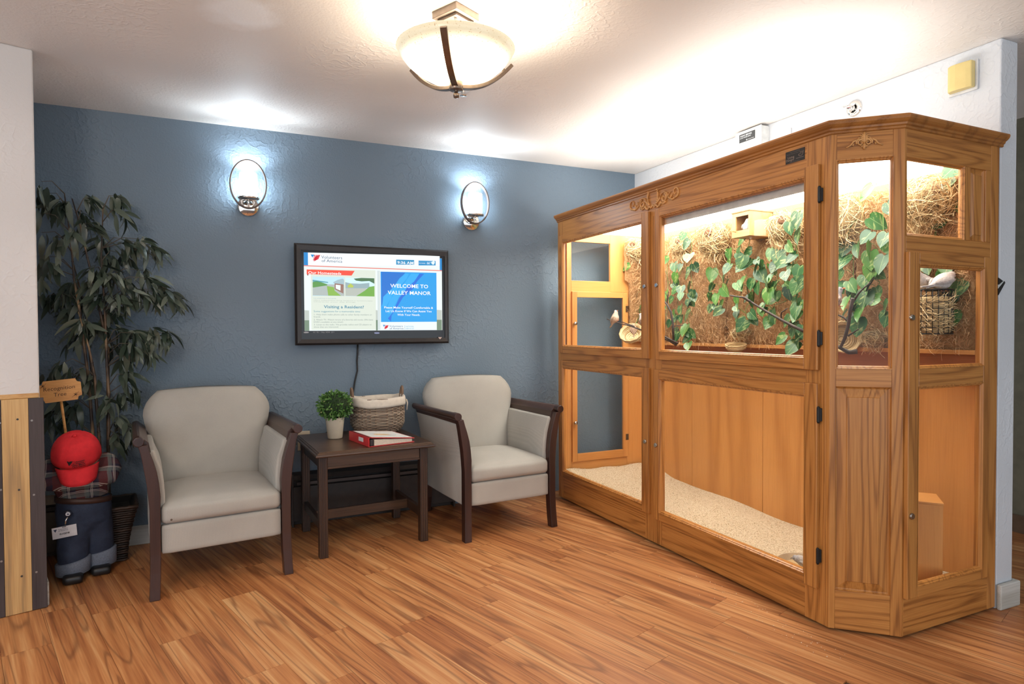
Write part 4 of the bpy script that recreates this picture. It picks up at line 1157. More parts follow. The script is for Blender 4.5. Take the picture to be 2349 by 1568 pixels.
text_mb('EUGENE', 0.0105, bt @ Matrix.Translation((0, -0.011, 0)), 0.03, 'CENTER').build('badge_lettering', M_emb, badge)
M_navy = plain('badge_navy', (0.02, 0.04, 0.10), 0.5)
text_mb('Volunteers', 0.0085, bt @ Matrix.Translation((-0.024, 0.013, 0))).build('badge_lettering', M_navy, badge)
text_mb('of America', 0.0085, bt @ Matrix.Translation((-0.024, 0.006, 0))).build('badge_lettering', M_navy, badge)
MB().add([bt @ Vector(p_) for p_ in ((-0.042, 0.018, 0), (-0.028, 0.018, 0), (-0.035, 0.004, 0))], [(0, 2, 1)]).build('badge_logo', M_navy, badge)
q = MB(); q.obox(bm_ @ Matrix.Translation((0, -0.0009, 0.024)), 0.016, 0.0006, 0.003); q.build('badge_slot', M_emb, badge)

# ================================================================== planter and artificial tree
PC = Vector((-0.575, 3.895, 0))
pot = thing('planter', PC, 'dark brown woven square planter flaring upward behind the doll', 'planter')
M_rat = leaf_green('dark_rattan', (0.012, 0.008, 0.006), (0.028, 0.016, 0.011), (0.055, 0.032, 0.021), 0.55)
prz = R(8)
def sq(h, z, n=8):
    pts = []
    for (ax, ay), (bx_, by_) in zip(((-1, -1), (1, -1), (1, 1), (-1, 1)), ((1, -1), (1, 1), (-1, 1), (-1, -1))):
        for k in range(n):
            u = k / n
            x, y = (ax + (bx_ - ax) * u) * h, (ay + (by_ - ay) * u) * h
            pts.append((PC.x + x * math.cos(prz) - y * math.sin(prz), PC.y + x * math.sin(prz) + y * math.cos(prz), z))
    return pts
def ph(z): return 0.092 + 0.052 * (z / 0.30) ** 1.6
MB().loft([sq(ph(0.0) - .004, 0.001), sq(ph(0.1) - .004, 0.10), sq(ph(0.2) - .004, 0.20), sq(ph(0.29) - .004, 0.292), sq(ph(0.29) - .014, 0.292), sq(ph(.26) - 0.02, 0.262)], True).build('liner', plain('planter_dark', (0.012, 0.009, 0.007), 0.8), pot)
q = MB(); rp_ = random.Random(2)
for r_ in range(24):
    z = 0.008 + r_ * 0.0122
    base = sq(ph(z), z, 12); pts = []
    for k, p_ in enumerate(base + [base[0]]):
        w_ = 1 + 0.018 * (1 if (k + r_) % 2 else -1)
        pts.append((PC.x + (p_[0] - PC.x) * w_, PC.y + (p_[1] - PC.y) * w_, p_[2] + rp_.uniform(-.0012, .0012)))
    q.tube(pts, 0.0062 if r_ < 23 else 0.009, 5, False)
q.build('weave', M_rat, pot, smooth=True)
MB().loft([sq(0.126, 0.262), sq(0.08, 0.272), sq(0.02, 0.276)], True).build('moss', plain('dried_moss', (0.03, 0.027, 0.018), 0.95, 0, .3, 60), pot)

tree = thing('artificial_tree', PC + Vector((0, 0, 0.27)), 'tall artificial bamboo tree with drooping dark leaves beside the pillar', 'tree')
def cane_mat():
    m, nt, b = nodes_of('bamboo_cane')
    v = coords(nt, (1, 1, 0.6))
    n1 = noise(nt, v, 9.0, 3); 
    rp = ramp(nt, [(0.47, (0.030, 0.019, 0.014)), (0.56, (0.16, 0.10, 0.055)), (0.66, (0.36, 0.24, 0.13))])
    nt.links.new(n1, rp.inputs[0]); nt.links.new(rp.outputs[0], b.inputs['Base Color']); b.inputs['Roughness'].default_value = 0.5
    return m
M_cane = cane_mat(); M_twig = plain('twig_grey', (0.10, 0.085, 0.065), 0.7)
canes = [
 [(-0.600, 3.87, 0.27), (-0.606, 3.87, 0.402), (-0.630, 3.87, 0.928), (-0.662, 3.86, 1.301), (-0.684, 3.86, 1.469), (-0.694, 3.86, 1.647), (-0.718, 3.86, 1.90)],
 [(-0.556, 3.90, 0.27), (-0.556, 3.90, 0.512), (-0.547, 3.89, 1.108), (-0.585, 3.88, 1.358), (-0.606, 3.88, 1.471), (-0.629, 3.88, 1.583), (-0.655, 3.88, 1.739), (-0.690, 3.88, 1.881)],
 [(-0.545, 3.85, 0.27), (-0.552, 3.85, 0.396), (-0.541, 3.85, 0.878), (-0.548, 3.86, 1.016), (-0.552, 3.86, 1.245), (-0.556, 3.86, 1.382), (-0.567, 3.87, 1.563), (-0.555, 3.87, 1.836)],
 [(-0.582, 3.93, 0.27), (-0.587, 3.93, 0.40), (-0.612, 3.93, 0.882), (-0.629, 3.93, 1.007), (-0.650, 3.94, 1.30), (-0.70, 3.95, 1.55)],
 [(-0.571, 3.82, 0.27), (-0.571, 3.82, 0.398), (-0.597, 3.82, 0.972), (-0.618, 3.82, 1.109), (-0.66, 3.81, 1.30)],
]
for ci, c in enumerate(canes):
    n_ = len(c); rad = [0.0088 - 0.0062 * (i / (n_ - 1)) ** 1.3 for i in range(n_)]
    cn = MB().tube(c, rad, 9).build('cane', M_cane, tree, smooth=True)
    q = MB()
    for i in range(1, n_ - 1):
        p_ = Vector(c[i]); q.lathe([(rad[i] * .9, -0.004), (rad[i] * 1.25, 0), (rad[i] * .9, 0.004)], 9, p_)
        p2 = (Vector(c[i]) + Vector(c[i + 1])) / 2; q.lathe([(rad[i] * .85, -0.004), (rad[i] * 1.2, 0), (rad[i] * .85, 0.004)], 9, p2)
    q.build('node_ring', M_cane, cn, smooth=True)
M_tleaf = leaf_green('tree_leaf', (0.024, 0.040, 0.028), (0.056, 0.080, 0.056), (0.16, 0.19, 0.15), 0.34)
def leaf_mesh(L_, w, droop, fold=0.18):
    q = MB(); n_ = 7; rows = []
    for i in range(n_ + 1):
        t_ = i / n_
        ww = w * (math.sin(math.pi * t_ ** 0.75) ** 0.85) if 0 < i < n_ else 0.0006
        x = L_ * t_ * (1 - 0.12 * droop * t_); z = -L_ * droop * t_ * t_ * 0.5
        rows.append([(x, -ww, z + ww * fold), (x, 0, z), (x, ww, z + ww * fold)])
    q.loft(rows, False, False)
    return q
leaf_vars = [leaf_mesh(0.118, 0.0135, 0.25).mesh('leaf', M_tleaf, True), leaf_mesh(0.105, 0.0145, 0.6).mesh('leaf', M_tleaf, True), leaf_mesh(0.135, 0.0150, 0.9).mesh('leaf', M_tleaf, True), leaf_mesh(0.090, 0.0120, 0.4).mesh('leaf', M_tleaf, True)]
# leaf sprays: (px, py, Y depth, leaves, reach) read as real points around the canes
sprays = [(95, 428, 3.80, 10), (112, 455, 3.90, 9), (100, 500, 3.82, 9), (130, 475, 3.92, 8), (150, 478, 3.86, 8), (95, 545, 3.84, 9), (130, 555, 3.80, 9), (100, 600, 3.88, 9), (95, 640, 3.93, 9), (125, 610, 3.78, 8),
 (205, 465, 3.92, 7), (262, 460, 3.88, 7), (275, 495, 3.86, 7), (205, 525, 3.86, 9), (190, 500, 3.95, 6), (165, 540, 3.76, 7), (285, 560, 3.84, 9), (320, 560, 3.86, 10), (350, 575, 3.88, 9), (270, 590, 3.90, 7), (240, 600, 3.93, 7), (220, 625, 3.80, 8),
 (215, 650, 3.82, 9), (250, 640, 3.76, 9), (290, 655, 3.86, 8), (330, 632, 3.92, 7), (345, 650, 3.86, 7), (165, 665, 3.93, 9), (150, 690, 3.90, 9), (190, 690, 3.94, 8), (235, 690, 3.84, 9), (275, 690, 3.80, 10), (315, 675, 3.82, 10), (350, 675, 3.86, 11), (385, 680, 3.88, 10), (405, 690, 3.90, 7), (255, 720, 3.93, 8),
 (165, 720, 3.95, 9), (190, 745, 3.80, 9), (205, 755, 3.90, 8), (275, 765, 3.86, 9), (305, 775, 3.80, 10), (345, 770, 3.84, 10), (380, 775, 3.88, 8), (300, 800, 3.78, 10), (335, 815, 3.84, 8), (180, 780, 3.93, 8), (225, 760, 3.94, 8), (255, 800, 3.92, 7), (285, 830, 3.86, 8),
 (110, 860, 3.84, 7), (140, 845, 3.80, 7), (175, 860, 3.76, 7), (210, 870, 3.84, 6), (285, 870, 3.84, 8), (310, 895, 3.86, 9), (250, 925, 3.80, 7), (285, 915, 3.90, 7), (145, 925, 3.93, 8), (170, 935, 3.88, 7), (120, 960, 3.93, 8), (155, 975, 3.95, 7), (275, 970, 3.90, 8), (300, 985, 3.84, 8), (260, 1005, 3.82, 7), (235, 560, 3.94, 7), (110, 690, 3.96, 8)]
rl = random.Random(11)
leaves = []
tw = MB()
for (px, py, Y, n_) in sprays:
    n_ = int(n_ * 1.65)
    p_ = at_y(px, py - 12, Y)
    # anchor on the nearest cane height
    best = min((Vector(c[i]).lerp(Vector(c[i + 1]), k / 4) for c in canes for i in range(1, len(c) - 1) for k in range(5)), key=lambda v_: (v_ - p_ - Vector((0, 0, -0.06))).length)
    mid = best.lerp(p_, 0.55) + Vector((0, 0, 0.03))
    tw.tube([best, mid, p_], [0.0028, 0.002, 0.0012], 5)
    out = (p_ - best); out.z = 0
    if out.length < 0.02: out = Vector((rl.uniform(-1, 1), -1, 0))
    az0 = math.atan2(out.y, out.x)
    for i in range(n_):
        az = az0 + rl.gauss(0, 1.0)
        pit = R(rl.uniform(5, 85))
        rollv = R(rl.uniform(-60, 60))
        base = p_ + Vector((rl.uniform(-.025, .025), rl.uniform(-.03, .03), rl.uniform(-.03, .02)))
        mt = Matrix.Translation(base) @ Matrix.Rotation(az, 4, 'Z') @ Matrix.Rotation(pit, 4, 'Y') @ Matrix.Rotation(rollv, 4, 'X')
        tip = mt @ Vector((0.12, 0, 0))
        if tip.y > WALL_Y - 0.02 or base.y > WALL_Y - .02: continue
        if max(tip.x, base.x) > -0.365 and min(tip.z, base.z) < 0.93: continue
        rel = tip - PB
        if rel.dot(PE) < 0.03 or (base - PB).dot(PE) < 0.03:
            if (tip - PB).dot(PN) > -0.03 and rel.dot(PE) < 0.03: continue
            if (base - PB).dot(PE) < 0.03: continue
        leaves.append((mt, rl.randrange(4), (base - CAM).length))
tw.build('twigs', M_twig, tree, smooth=True)
leaves.sort(key=lambda l_: l_[2])
off = Vector(OFF[tree])
for mt, k, _ in leaves[:298]:
    inst('leaf', leaf_vars[k], tree, Matrix.Translation(-off) @ mt)
q = MB()
for mt, k, _ in leaves[298:]:
    me = leaf_vars[k]
    q.add([mt @ v_.co for v_ in me.vertices], [tuple(f_.vertices) for f_ in me.polygons])
if q.v: q.build('leaves', M_tleaf, tree, smooth=True, kind='stuff')

# ================================================================== wooden sign on a stick
sg = thing('stake_sign', (-0.662, 3.80, 0.27), 'small orange wooden sign on a stick reading recognition tree', 'sign')
SY = 3.66
srz = R(6)
M_sign = wood('sign_pine', 'x', (0.60, 0.30, 0.085), (0.53, 0.25, 0.065), (0.40, 0.17, 0.04), 0.5, 8, 10, 0.6)
sm = Matrix.Translation((-0.712, SY, 0.916)) @ Matrix.Rotation(srz, 4, 'Z') @ Matrix.Rotation(R(-5), 4, 'Y')
w_, h_, c_ = 0.084, 0.052, 0.020
poly = [(-w_ + c_, -h_), (w_ - c_, -h_), (w_ - c_ * .75, -h_ + c_ * .75), (w_, -h_ + c_), (w_, h_ - c_), (w_ - c_ * .75, h_ - c_ * .75), (w_ - c_, h_), (-w_ + c_, h_), (-w_ + c_ * .75, h_ - c_ * .75), (-w_, h_ - c_), (-w_, -h_ + c_), (-w_ + c_ * .75, -h_ + c_ * .75)]
q = MB().prism(poly, -0.003, 0.003).xform(sm @ Matrix.Rotation(R(90), 4, 'X'))
bd = q.build('board', M_sign, sg)
st = sm @ Matrix.Translation((0, -0.0034, 0)) @ Matrix.Rotation(R(90), 4, 'X')
M_ink = plain('burnt_lettering', (0.07, 0.03, 0.012), 0.7)
text_mb('Recognition', 0.0265, st @ Matrix.Translation((-0.004, 0.004, 0)), 0.0, 'CENTER', 0.1).build('sign_lettering', M_ink, bd)
text_mb('Tree', 0.0265, st @ Matrix.Translation((-0.004, -0.026, 0)), 0.0, 'CENTER', 0.1).build('sign_lettering', M_ink, bd)
for sx, sy in ((0.058, -0.026), (-0.066, 0.030)):
    q = MB()
    for k in range(5):
        a_ = k * 1.2566
        q.tube([st @ Vector((sx, sy, 0)), st @ Vector((sx + .009 * math.cos(a_), sy + .009 * math.sin(a_), 0.0004))], [0.0016, 0.0006], 5)
    q.tube([st @ Vector((sx - .016, sy - .012, 0)), st @ Vector((sx, sy - .002, 0.0002)), st @ Vector((sx + .014, sy + .012, 0))], 0.0006, 5)
    q.build('sign_flourish', M_ink, bd)
MB().tube([(-0.716, SY + .012, 0.90), (-0.70, SY + 0.03, 0.70), (-0.672, 3.765, 0.36), (-0.662, 3.80, 0.285)], 0.006, 8).build('stick', M_sign, sg, smooth=True)
# ================================================================== oak aviary cabinet
FX, EY = 2.165, 1.546                    # front plane (long side), end plane
CA, CB = Vector((2.165, 1.718, 0)), Vector((2.350, 1.546, 0))     # corners of the chamfer
XR, YB = 2.962, 3.914
BACKX, FARY = 2.915, 3.872
av = thing('aviary_cabinet', (2.55, 2.70, 0), 'large oak and glass aviary cabinet with chamfered corner lit from inside', 'aviary')
B_ = lambda *a: MB().box(*a)
# ---- long side face frame
B_(FX, FX + 0.02, 3.845, YB, 0.012, 1.96).build('stile', OAK['z'], av, bevel=0.002)
B_(FX, FX + 0.02, 2.755, 2.905, 0.012, 1.82).build('stile', OAK['z'], av, bevel=0.002)
B_(FX, FX + 0.02, 1.735, 1.83, 0.012, 1.96).build('stile', OAK['z'], av, bevel=0.002)
B_(FX + 0.0005, FX + 0.02, 1.79, 3.86, 1.795, 1.96).build('header', OAK['y'], av, bevel=0.002)
B_(FX + 0.0005, FX + 0.02, 1.79, 3.86, 0.925, 1.085).build('rail', OAK['y'], av, bevel=0.002)
B_(FX + 0.0005, FX + 0.02, 1.79, 3.86, 0.012, 0.205).build('base_rail', OAK['y'], av, bevel=0.002)
# ---- chamfer: posts and panels. local s along CA->CB
CE = (CB - CA).normalized(); CN = Vector((CE.y, -CE.x, 0))   # outward normal (towards the room)
CLEN = (CB - CA).length
def cpt(s, d): q = CA + CE * s + CN * d; return (q.x, q.y)
def cbox(s0, s1, z0, z1, d0=0.0, d1=-0.02): return MB().prism([cpt(s0, d0), cpt(s1, d0), cpt(s1, d1), cpt(s0, d1)], z0, z1)
q = MB().prism([(FX, 1.735), (FX, CA.y), cpt(0.022, 0), cpt(0.022, -0.02), (FX + 0.02, 1.735)], 0.012, 1.96); q.build('corner_post', OAK['z'], av, bevel=0.0015)
q = MB().prism([cpt(CLEN - 0.038, 0), cpt(CLEN, 0), (CB.x + 0.012, EY), (CB.x + 0.012, EY + 0.02), cpt(CLEN - 0.038, -0.02)], 0.012, 1.96); q.build('corner_post', OAK['z'], av, bevel=0.0015)
s0, s1 = 0.022, CLEN - 0.038
cbox(s0, s1, 1.848, 1.96, -0.0005).build('header', OAK['d'], av, bevel=0.002)
cbox(s0, s1, 0.968, 1.042, -0.0005).build('rail', OAK['d'], av, bevel=0.002)
cbox(s0, s1, 0.012, 0.165, -0.0005).build('base_rail', OAK['d'], av, bevel=0.002)
def raised(o, e, nrm, s0, s1, z0, z1, mat, name):
    """raised field panel set back in its opening"""
    def P_(s, d, z): q = o + e * s + nrm * d; return (q.x, q.y, z)
    def ring(i, d): return [P_(s0 + i, d, z0 + i), P_(s1 - i, d, z0 + i), P_(s1 - i, d, z1 - i), P_(s0 + i, d, z1 - i)]
    k = min(s1 - s0, 0.2) * 0.16
    q = MB().loft([ring(0, -0.016), ring(0, -0.006), ring(0.004, -0.011), ring(0.008, -0.013), ring(0.008 + k, -0.005), ring(0.010 + k, -0.002)], True)
    return q.build(name, mat, av)
raised(CA, CE, CN, s0, s1, 0.165, 0.968, OAK['z'], 'raised_panel')
def bead(o, e, nrm, s0, s1, z0, z1, mat, par):
    """stepped inner moulding around a pane"""
    def P_(s, d, z): q = o + e * s + nrm * d; return (q.x, q.y, z)
    def ring(i, d): return [P_(s0 + i, d, z0 + i), P_(s1 - i, d, z0 + i), P_(s1 - i, d, z1 - i), P_(s0 + i, d, z1 - i)]
    q = MB().loft([ring(-0.004, 0.0015), ring(0.0, 0.0015), ring(0.003, -0.004), ring(0.006, -0.004), ring(0.009, -0.010), ring(0.009, -0.018), ring(-0.004, -0.018)], False)
    return q.build('bead', mat, par)
M_pane = glass('aviary_glass', (0.99, 0.995, 0.99), 0.16, 0.0, 0.012)
def pane(o, e, nrm, s0, s1, z0, z1, par):
    def P_(s, d): q = o + e * s + nrm * d; return (q.x, q.y)
    return MB().prism([P_(s0, -0.011), P_(s1, -0.011), P_(s1, -0.015), P_(s0, -0.015)], z0, z1).build('pane', M_pane, par)
bead(CA, CE, CN, s0, s1, 1.042, 1.848, OAK['z'], av); pane(CA, CE, CN, s0, s1, 1.042, 1.848, av)
# ---- end face
e_o, e_e, e_n = Vector((CB.x, EY, 0)), Vector((1, 0, 0)), Vector((0, -1, 0))
B_(2.905, XR, EY, EY + 0.02, 0.012, 1.96).build('stile', OAK['z'], av, bevel=0.002)
B_(CB.x + 0.012, 2.906, EY + .0005, EY + 0.02, 1.845, 1.96).build('header', OAK['x'], av, bevel=0.002)
B_(CB.x + 0.012, 2.906, EY + .0005, EY + 0.02, 1.440, 1.550).build('rail', OAK['x'], av, bevel=0.002)
B_(2.722, 2.765, EY + .0003, EY + 0.02, 1.550, 1.845).build('stile', OAK['z'], av, bevel=0.002)
B_(2.868, 2.906, EY + .0003, EY + 0.02, 1.550, 1.845).build('stile', OAK['z'], av, bevel=0.002)
B_(2.84, 2.906, EY + .0006, EY + 0.02, 0.20, 1.440).build('stile', OAK['z'], av, bevel=0.002)
B_(CB.x + 0.012, 2.906, EY + .0005, EY + 0.02, 0.012, 0.200).build('base_rail', OAK['x'], av, bevel=0.002)
raised(e_o, e_e, e_n, 2.765 - CB.x, 2.868 - CB.x, 1.550, 1.845, OAK['z'], 'raised_panel')
bead(e_o, e_e, e_n, 0.012, 2.722 - CB.x, 1.550, 1.845, OAK['x'], av); pane(e_o, e_e, e_n, 0.012, 2.722 - CB.x, 1.550, 1.845, av)
# ---- hinged doors
M_lock = plain('lock_nickel', (0.45, 0.42, 0.38), 0.22, 1.0)
M_hinge = plain('black_iron', (0.014, 0.012, 0.011), 0.45, 0.3)
def door(o, e, nrm, s0, s1, z0, z1, panes, hz, hs, locks, th=0.018):
    """overlay door: stiles, rails, stepped beads, panes; lies from the face plane outward"""
    def P_(s, d): q = o + e * s + nrm * d; return (q.x, q.y)
    def bx(s0_, s1_, z0_, z1_, d0=0.0, d1=th): return [P_(s0_, d1), P_(s1_, d1), P_(s1_, d0), P_(s0_, d0)], z0_, z1_
    p0, p1 = panes[0][0], panes[0][1]
    q = MB()
    q.mat(0); q.prism(*bx(s0, p0, z0, z1)); q.prism(*bx(p1, s1, z0, z1))
    q.mat(1)
    zz = sorted([z0] + [v_ for p_ in panes for v_ in p_[2:]] + [z1])
    for k in range(0, len(zz), 2): q.prism(*bx(p0, p1, zz[k], zz[k + 1], 0.0, th - 0.0004))
    hm = OAK['y'] if abs(e.y) > 0.5 else OAK['x']
    d_ = q.build('door', [OAK['z'], hm], av, bevel=0.003)
    for (a_, b__, za, zb) in panes:
        oo = o + nrm * th
        bead(oo, e, nrm, a_, b__, za, zb, OAK['z'], d_)
        pane(o + nrm * (th - 0.004), e, nrm, a_, b__, za, zb, d_)
    for s, z in locks:
        c_ = o + e * s + nrm * th
        k = MB()
        k.tube([c_ - nrm * 0.001 + Vector((0, 0, z)), c_ + nrm * 0.004 + Vector((0, 0, z)), c_ + nrm * 0.008 + Vector((0, 0, z))], [0.0125, 0.0125, 0.010], 18)
        lk = k.build('lock', M_lock, d_)
        k = MB(); k.tube([c_ + nrm * 0.007 + Vector((0, 0, z)), c_ + nrm * 0.0095 + Vector((0, 0, z))], [0.006, 0.0055], 12); k.build('keyhole', plain('lock_brass', (0.25, 0.2, 0.12), 0.3, 1.0), lk) if False else None
    for z in hz:
        c_ = o + e * hs + nrm * (th - 0.004) + Vector((0, 0, z))
        k = MB(); k.tube([c_ + Vector((0, 0, -0.034)), c_ + Vector((0, 0, -0.028)), c_ + Vector((0, 0, 0.028)), c_ + Vector((0, 0, 0.034))], [0.003, 0.0065, 0.0065, 0.003], 10)
        side = 1 if hs > (s0 + s1) / 2 else -1
        for sd in (1,):
            pl_ = [P_(hs, th - 0.012 + .008), P_(hs + side * 0.007, 0.004), P_(hs + side * 0.007, 0.0), P_(hs, 0.0)]
            k.prism(pl_, z - 0.026, z + 0.026)
        k.build('hinge', M_hinge, d_, bevel=0.001)
    return d_
l_o, l_e, l_n = Vector((FX, 0, 0)), Vector((0, -1, 0)), Vector((-1, 0, 0))       # s = -y
door(l_o, l_e, l_n, -3.864, -2.852, 1.032, 1.848, [(-3.822, -2.914, 1.081, 1.800)], [], -3.87, [(-2.884, 1.435)])
door(l_o, l_e, l_n, -2.790, -1.761, 1.030, 1.848, [(-2.757, -1.824, 1.078, 1.806)], [1.726, 1.157], -1.757, [(-2.776, 1.435)])
door(l_o, l_e, l_n, -3.864, -2.852, 0.165, 0.980, [(-3.826, -2.912, 0.208, 0.932)], [], -3.87, [(-2.880, 0.566)])
door(l_o, l_e, l_n, -2.802, -1.761, 0.153, 0.977, [(-2.760, -1.821, 0.198, 0.927)], [0.853, 0.287], -1.757, [(-2.784, 0.562)])
door(e_o, e_e, e_n, 0.006, 2.877 - CB.x, 0.160, 1.485, [(2.416 - CB.x, 2.831 - CB.x, 1.043, 1.437), (2.416 - CB.x, 2.831 - CB.x, 0.203, 0.969)], [], 0.53, [(2.369 - CB.x, 1.236), (2.376 - CB.x, 0.480)])
# ---- crown moulding swept round the three faces
path = [Vector((FX, YB + 0.004, 0)), CA.copy(), CB.copy(), Vector((XR + 0.018, EY, 0))]
def outset(d):
    n_ = [Vector((-1, 0, 0)), CN, Vector((0, -1, 0))]
    pts = [path[0] + n_[0] * d]
    for i in (0, 1):
        b2 = (n_[i] + n_[i + 1]); b2 = b2 / b2.dot(n_[i])
        pts.append(path[i + 1] + b2 * d)
    pts.append(path[3] + n_[2] * d)
    return pts
prof = [(-0.02, 1.950), (0.002, 1.950), (0.006, 1.953), (0.006, 1.960), (0.012, 1.964), (0.014, 1.971), (0.022, 1.976), (0.028, 1.983), (0.031, 1.991), (0.029, 1.998), (0.020, 2.002), (-0.02, 2.002)]
cols = [outset(d) for d, _ in prof]
rings = [[(cols[j][i].x, cols[j][i].y, prof[j][1]) for j in range(len(prof))] for i in range(4)]
MB().loft(rings).build('crown_moulding', wood('oak_crown', 'y', OAK_M, (0.36, 0.145, 0.036), OAK_D, 0.36, 10, 8, .5), av)
# black strip painting the toe shadow under the base
MB().prism([(FX + 0.03, YB - .01), (FX + 0.03, CA.y + .012), (CB.x + .012, EY + 0.03), (XR - .04, EY + 0.03), (XR - .04, YB - .01)], 0.0, 0.012).build('toe_shadow', plain('toe_shadow_black', (0.012, 0.009, 0.007), 0.8), av)
# ---- carcass: floor, back panels, far end, right end
MB().prism([(FX + 0.02, FARY), (FX + .02, CA.y + .01), (CB.x + .015, EY + 0.02), (BACKX, EY + 0.02), (BACKX, FARY)], 0.05, 0.062).build('cabinet_floor', PLY['y'], av)
ys = [FARY, 3.385, 2.765, 2.145, EY + 0.02]
for a_, b__ in zip(ys[:-1], ys[1:]):
    B_(BACKX, BACKX + 0.012, b__ + 0.0015, a_ - 0.0015, 0.05, 1.93).build('back_panel', PLY['z'], av, bevel=0.0015)
B_(BACKX + 0.012, BACKX + 0.018, EY + 0.02, YB, 0.05, 1.95).build('back_board', plain('back_dark', (0.16, 0.06, 0.02), 0.7), av)
# far end frame with glazing
FY0, FY1 = FARY, FARY + 0.02
def fb(x0, x1, z0, z1, nm, ax, dy=0.0): return B_(x0, x1, FY0 + dy, FY1 + dy, z0, z1).build(nm, PLY[ax], av, bevel=0.002)
fb(2.213, 2.250, 0.10, 1.93, 'end_stile', 'z'); fb(2.720, BACKX, 0.10, 1.93, 'end_stile', 'z'); fb(2.577, 2.722, 1.46, 1.93, 'end_stile', 'z')
fb(FX + .02, 2.213, 0.10, 1.05, 'end_stile', 'z')
fb(2.25, 2.72, 0.10, 0.27, 'end_rail', 'x'); fb(2.25, 2.577, 1.44, 1.543, 'end_rail', 'x'); fb(2.25, 2.577, 1.818, 1.93, 'end_rail', 'x'); fb(2.577, 2.72, 1.44, 1.47, 'end_rail', 'x')
q = MB(); dy0, dy1 = FY0 - 0.016, FY0 + .001
q.mat(0).box(2.247, 2.287, dy0, dy1, 0.255, 1.465); q.box(2.677, 2.720, dy0, dy1, 0.255, 1.465)
q.mat(1).box(2.287, 2.677, dy0 + .0004, dy1, 0.255, 0.310); q.box(2.287, 2.677, dy0 + .0004, dy1, 1.424, 1.465)
q.box(2.287, 2.677, dy0 + .0004, dy1, 0.985, 1.045)
ed = q.build('end_door', [PLY['z'], PLY['x']], av, bevel=0.002)
B_(2.287, 2.677, FY0 - .008, FY0 - .004, 0.31, 0.985).build('pane', M_pane, ed)
B_(2.287, 2.677, FY0 - .008, FY0 - .004, 1.045, 1.424).build('pane', M_pane, ed)
B_(2.25, 2.577, FY0 + .008, FY0 + .012, 1.543, 1.818).build('pane', M_pane, av)
B_(FX + .02, 2.213, FY0 + .008, FY0 + .012, 1.05, 1.93).build('pane', M_pane, av)
for z in (1.238, 0.535):
    MB().lathe([(0.006, 0), (0.006, -0.012), (0.012, -0.016), (0.012, -0.024), (0.001, -0.026)], 14, (2.262, dy0, z), 'y').build('knob', M_lock, ed, smooth=True)
for z in (1.345, 0.905, 0.40):
    B_(2.700, 2.722, dy0 - .004, dy0, z - 0.022, z + 0.022).build('hinge', plain('bronze_hinge', (0.10, 0.06, 0.03), 0.5, 0.5), ed)
# ---- lit ceiling of the cage: diffuser panels, valance, lamp behind
M_diff = emit('prismatic_diffuser', (1.0, 0.94, 0.84), DIFFUSER_E)
yy = [FARY, 3.30, 2.72, 2.14, EY + 0.02]
for i, (a_, b__) in enumerate(zip(yy[:-1], yy[1:])):
    if i < 3: q = B_(FX + 0.045, BACKX - 0.02, b__ + 0.002, a_ - 0.002, 1.884, 1.890)
    else: q = MB().prism([(FX + 0.045, a_ - .002), (FX + .045, CA.y + .03), (CB.x + .05, EY + 0.045), (BACKX - 0.02, EY + 0.045), (BACKX - 0.02, a_ - .002)], 1.884, 1.890)
    q.build('diffuser', M_diff, av)
MB().prism([(FX + 0.042, FARY - .002), (FX + .042, CA.y + .03), (CB.x + .05, EY + 0.042), (BACKX - 0.02, EY + 0.042), (BACKX - 0.02, FARY - .002)], 1.893, 1.899).build('light_lid', plain('light_lid_white', (0.8, 0.8, 0.8), 0.5), av)  # unseen lid added to keep the diffuser glow from going upward
B_(BACKX - 0.022, BACKX, EY + .02, FARY, 1.850, 1.90).build('ledger', PLY['y'], av)
q = B_(FX + 0.034, FX + 0.038, 1.80, 2.80, 1.764, 1.884)
va = q.build('valance', plain('valance_grey', (0.66, 0.61, 0.56), 0.5), av)
q = MB()
for k in range(48):
    y_ = 1.83 + k * 0.02
    q.box(FX + 0.0335, FX + 0.0345, y_, y_ + 0.006, 1.796, 1.801)
q.build('valance_holes', plain('pinhole_pale', (0.75, 0.72, 0.68), 0.5), va)
al = bpy.data.lights.new('aviary_tubes', 'AREA'); al.energy = CANOPY_UP_W; al.color = (1.0, 0.95, 0.87); al.shape = 'RECTANGLE'; al.size = 0.22; al.size_y = 2.1
o = bpy.data.objects.new('aviary_tubes', al); COL.objects.link(o); o.parent = av
o.matrix_local = Matrix.Translation(Vector((2.36, 2.75, 1.935)) - Vector(OFF[av])) @ Matrix.Rotation(R(180), 4, 'X')
for k, x_ in enumerate((2.34, 2.50)):
    MB().tube([(x_, 1.75, 1.916), (x_, 3.75, 1.916)], 0.012, 12).build('fluorescent_tube', emit('fluorescent', (1, .96, .9), 1.5), av, smooth=True)
# ---- ledge under the coir; its shade on the panels is a painted reddish strip
LEDZ = 1.083
B_(BACKX - 0.075, BACKX, EY + 0.02, FARY, LEDZ, LEDZ + 0.020).build('ledge', wood('ledge_pine', 'y', (0.68, 0.34, 0.11), (0.62, 0.29, 0.085), (0.50, 0.21, 0.055), 0.45, 6), av, bevel=0.002)
B_(BACKX - 0.012, BACKX, EY + 0.02, FARY, LEDZ - 0.13, LEDZ).build('ledge_shade', wood('ledge_shade_red', 'y', (0.42, 0.155, 0.050), (0.36, 0.125, 0.040), (0.27, 0.088, 0.027), 0.45, 6), av)

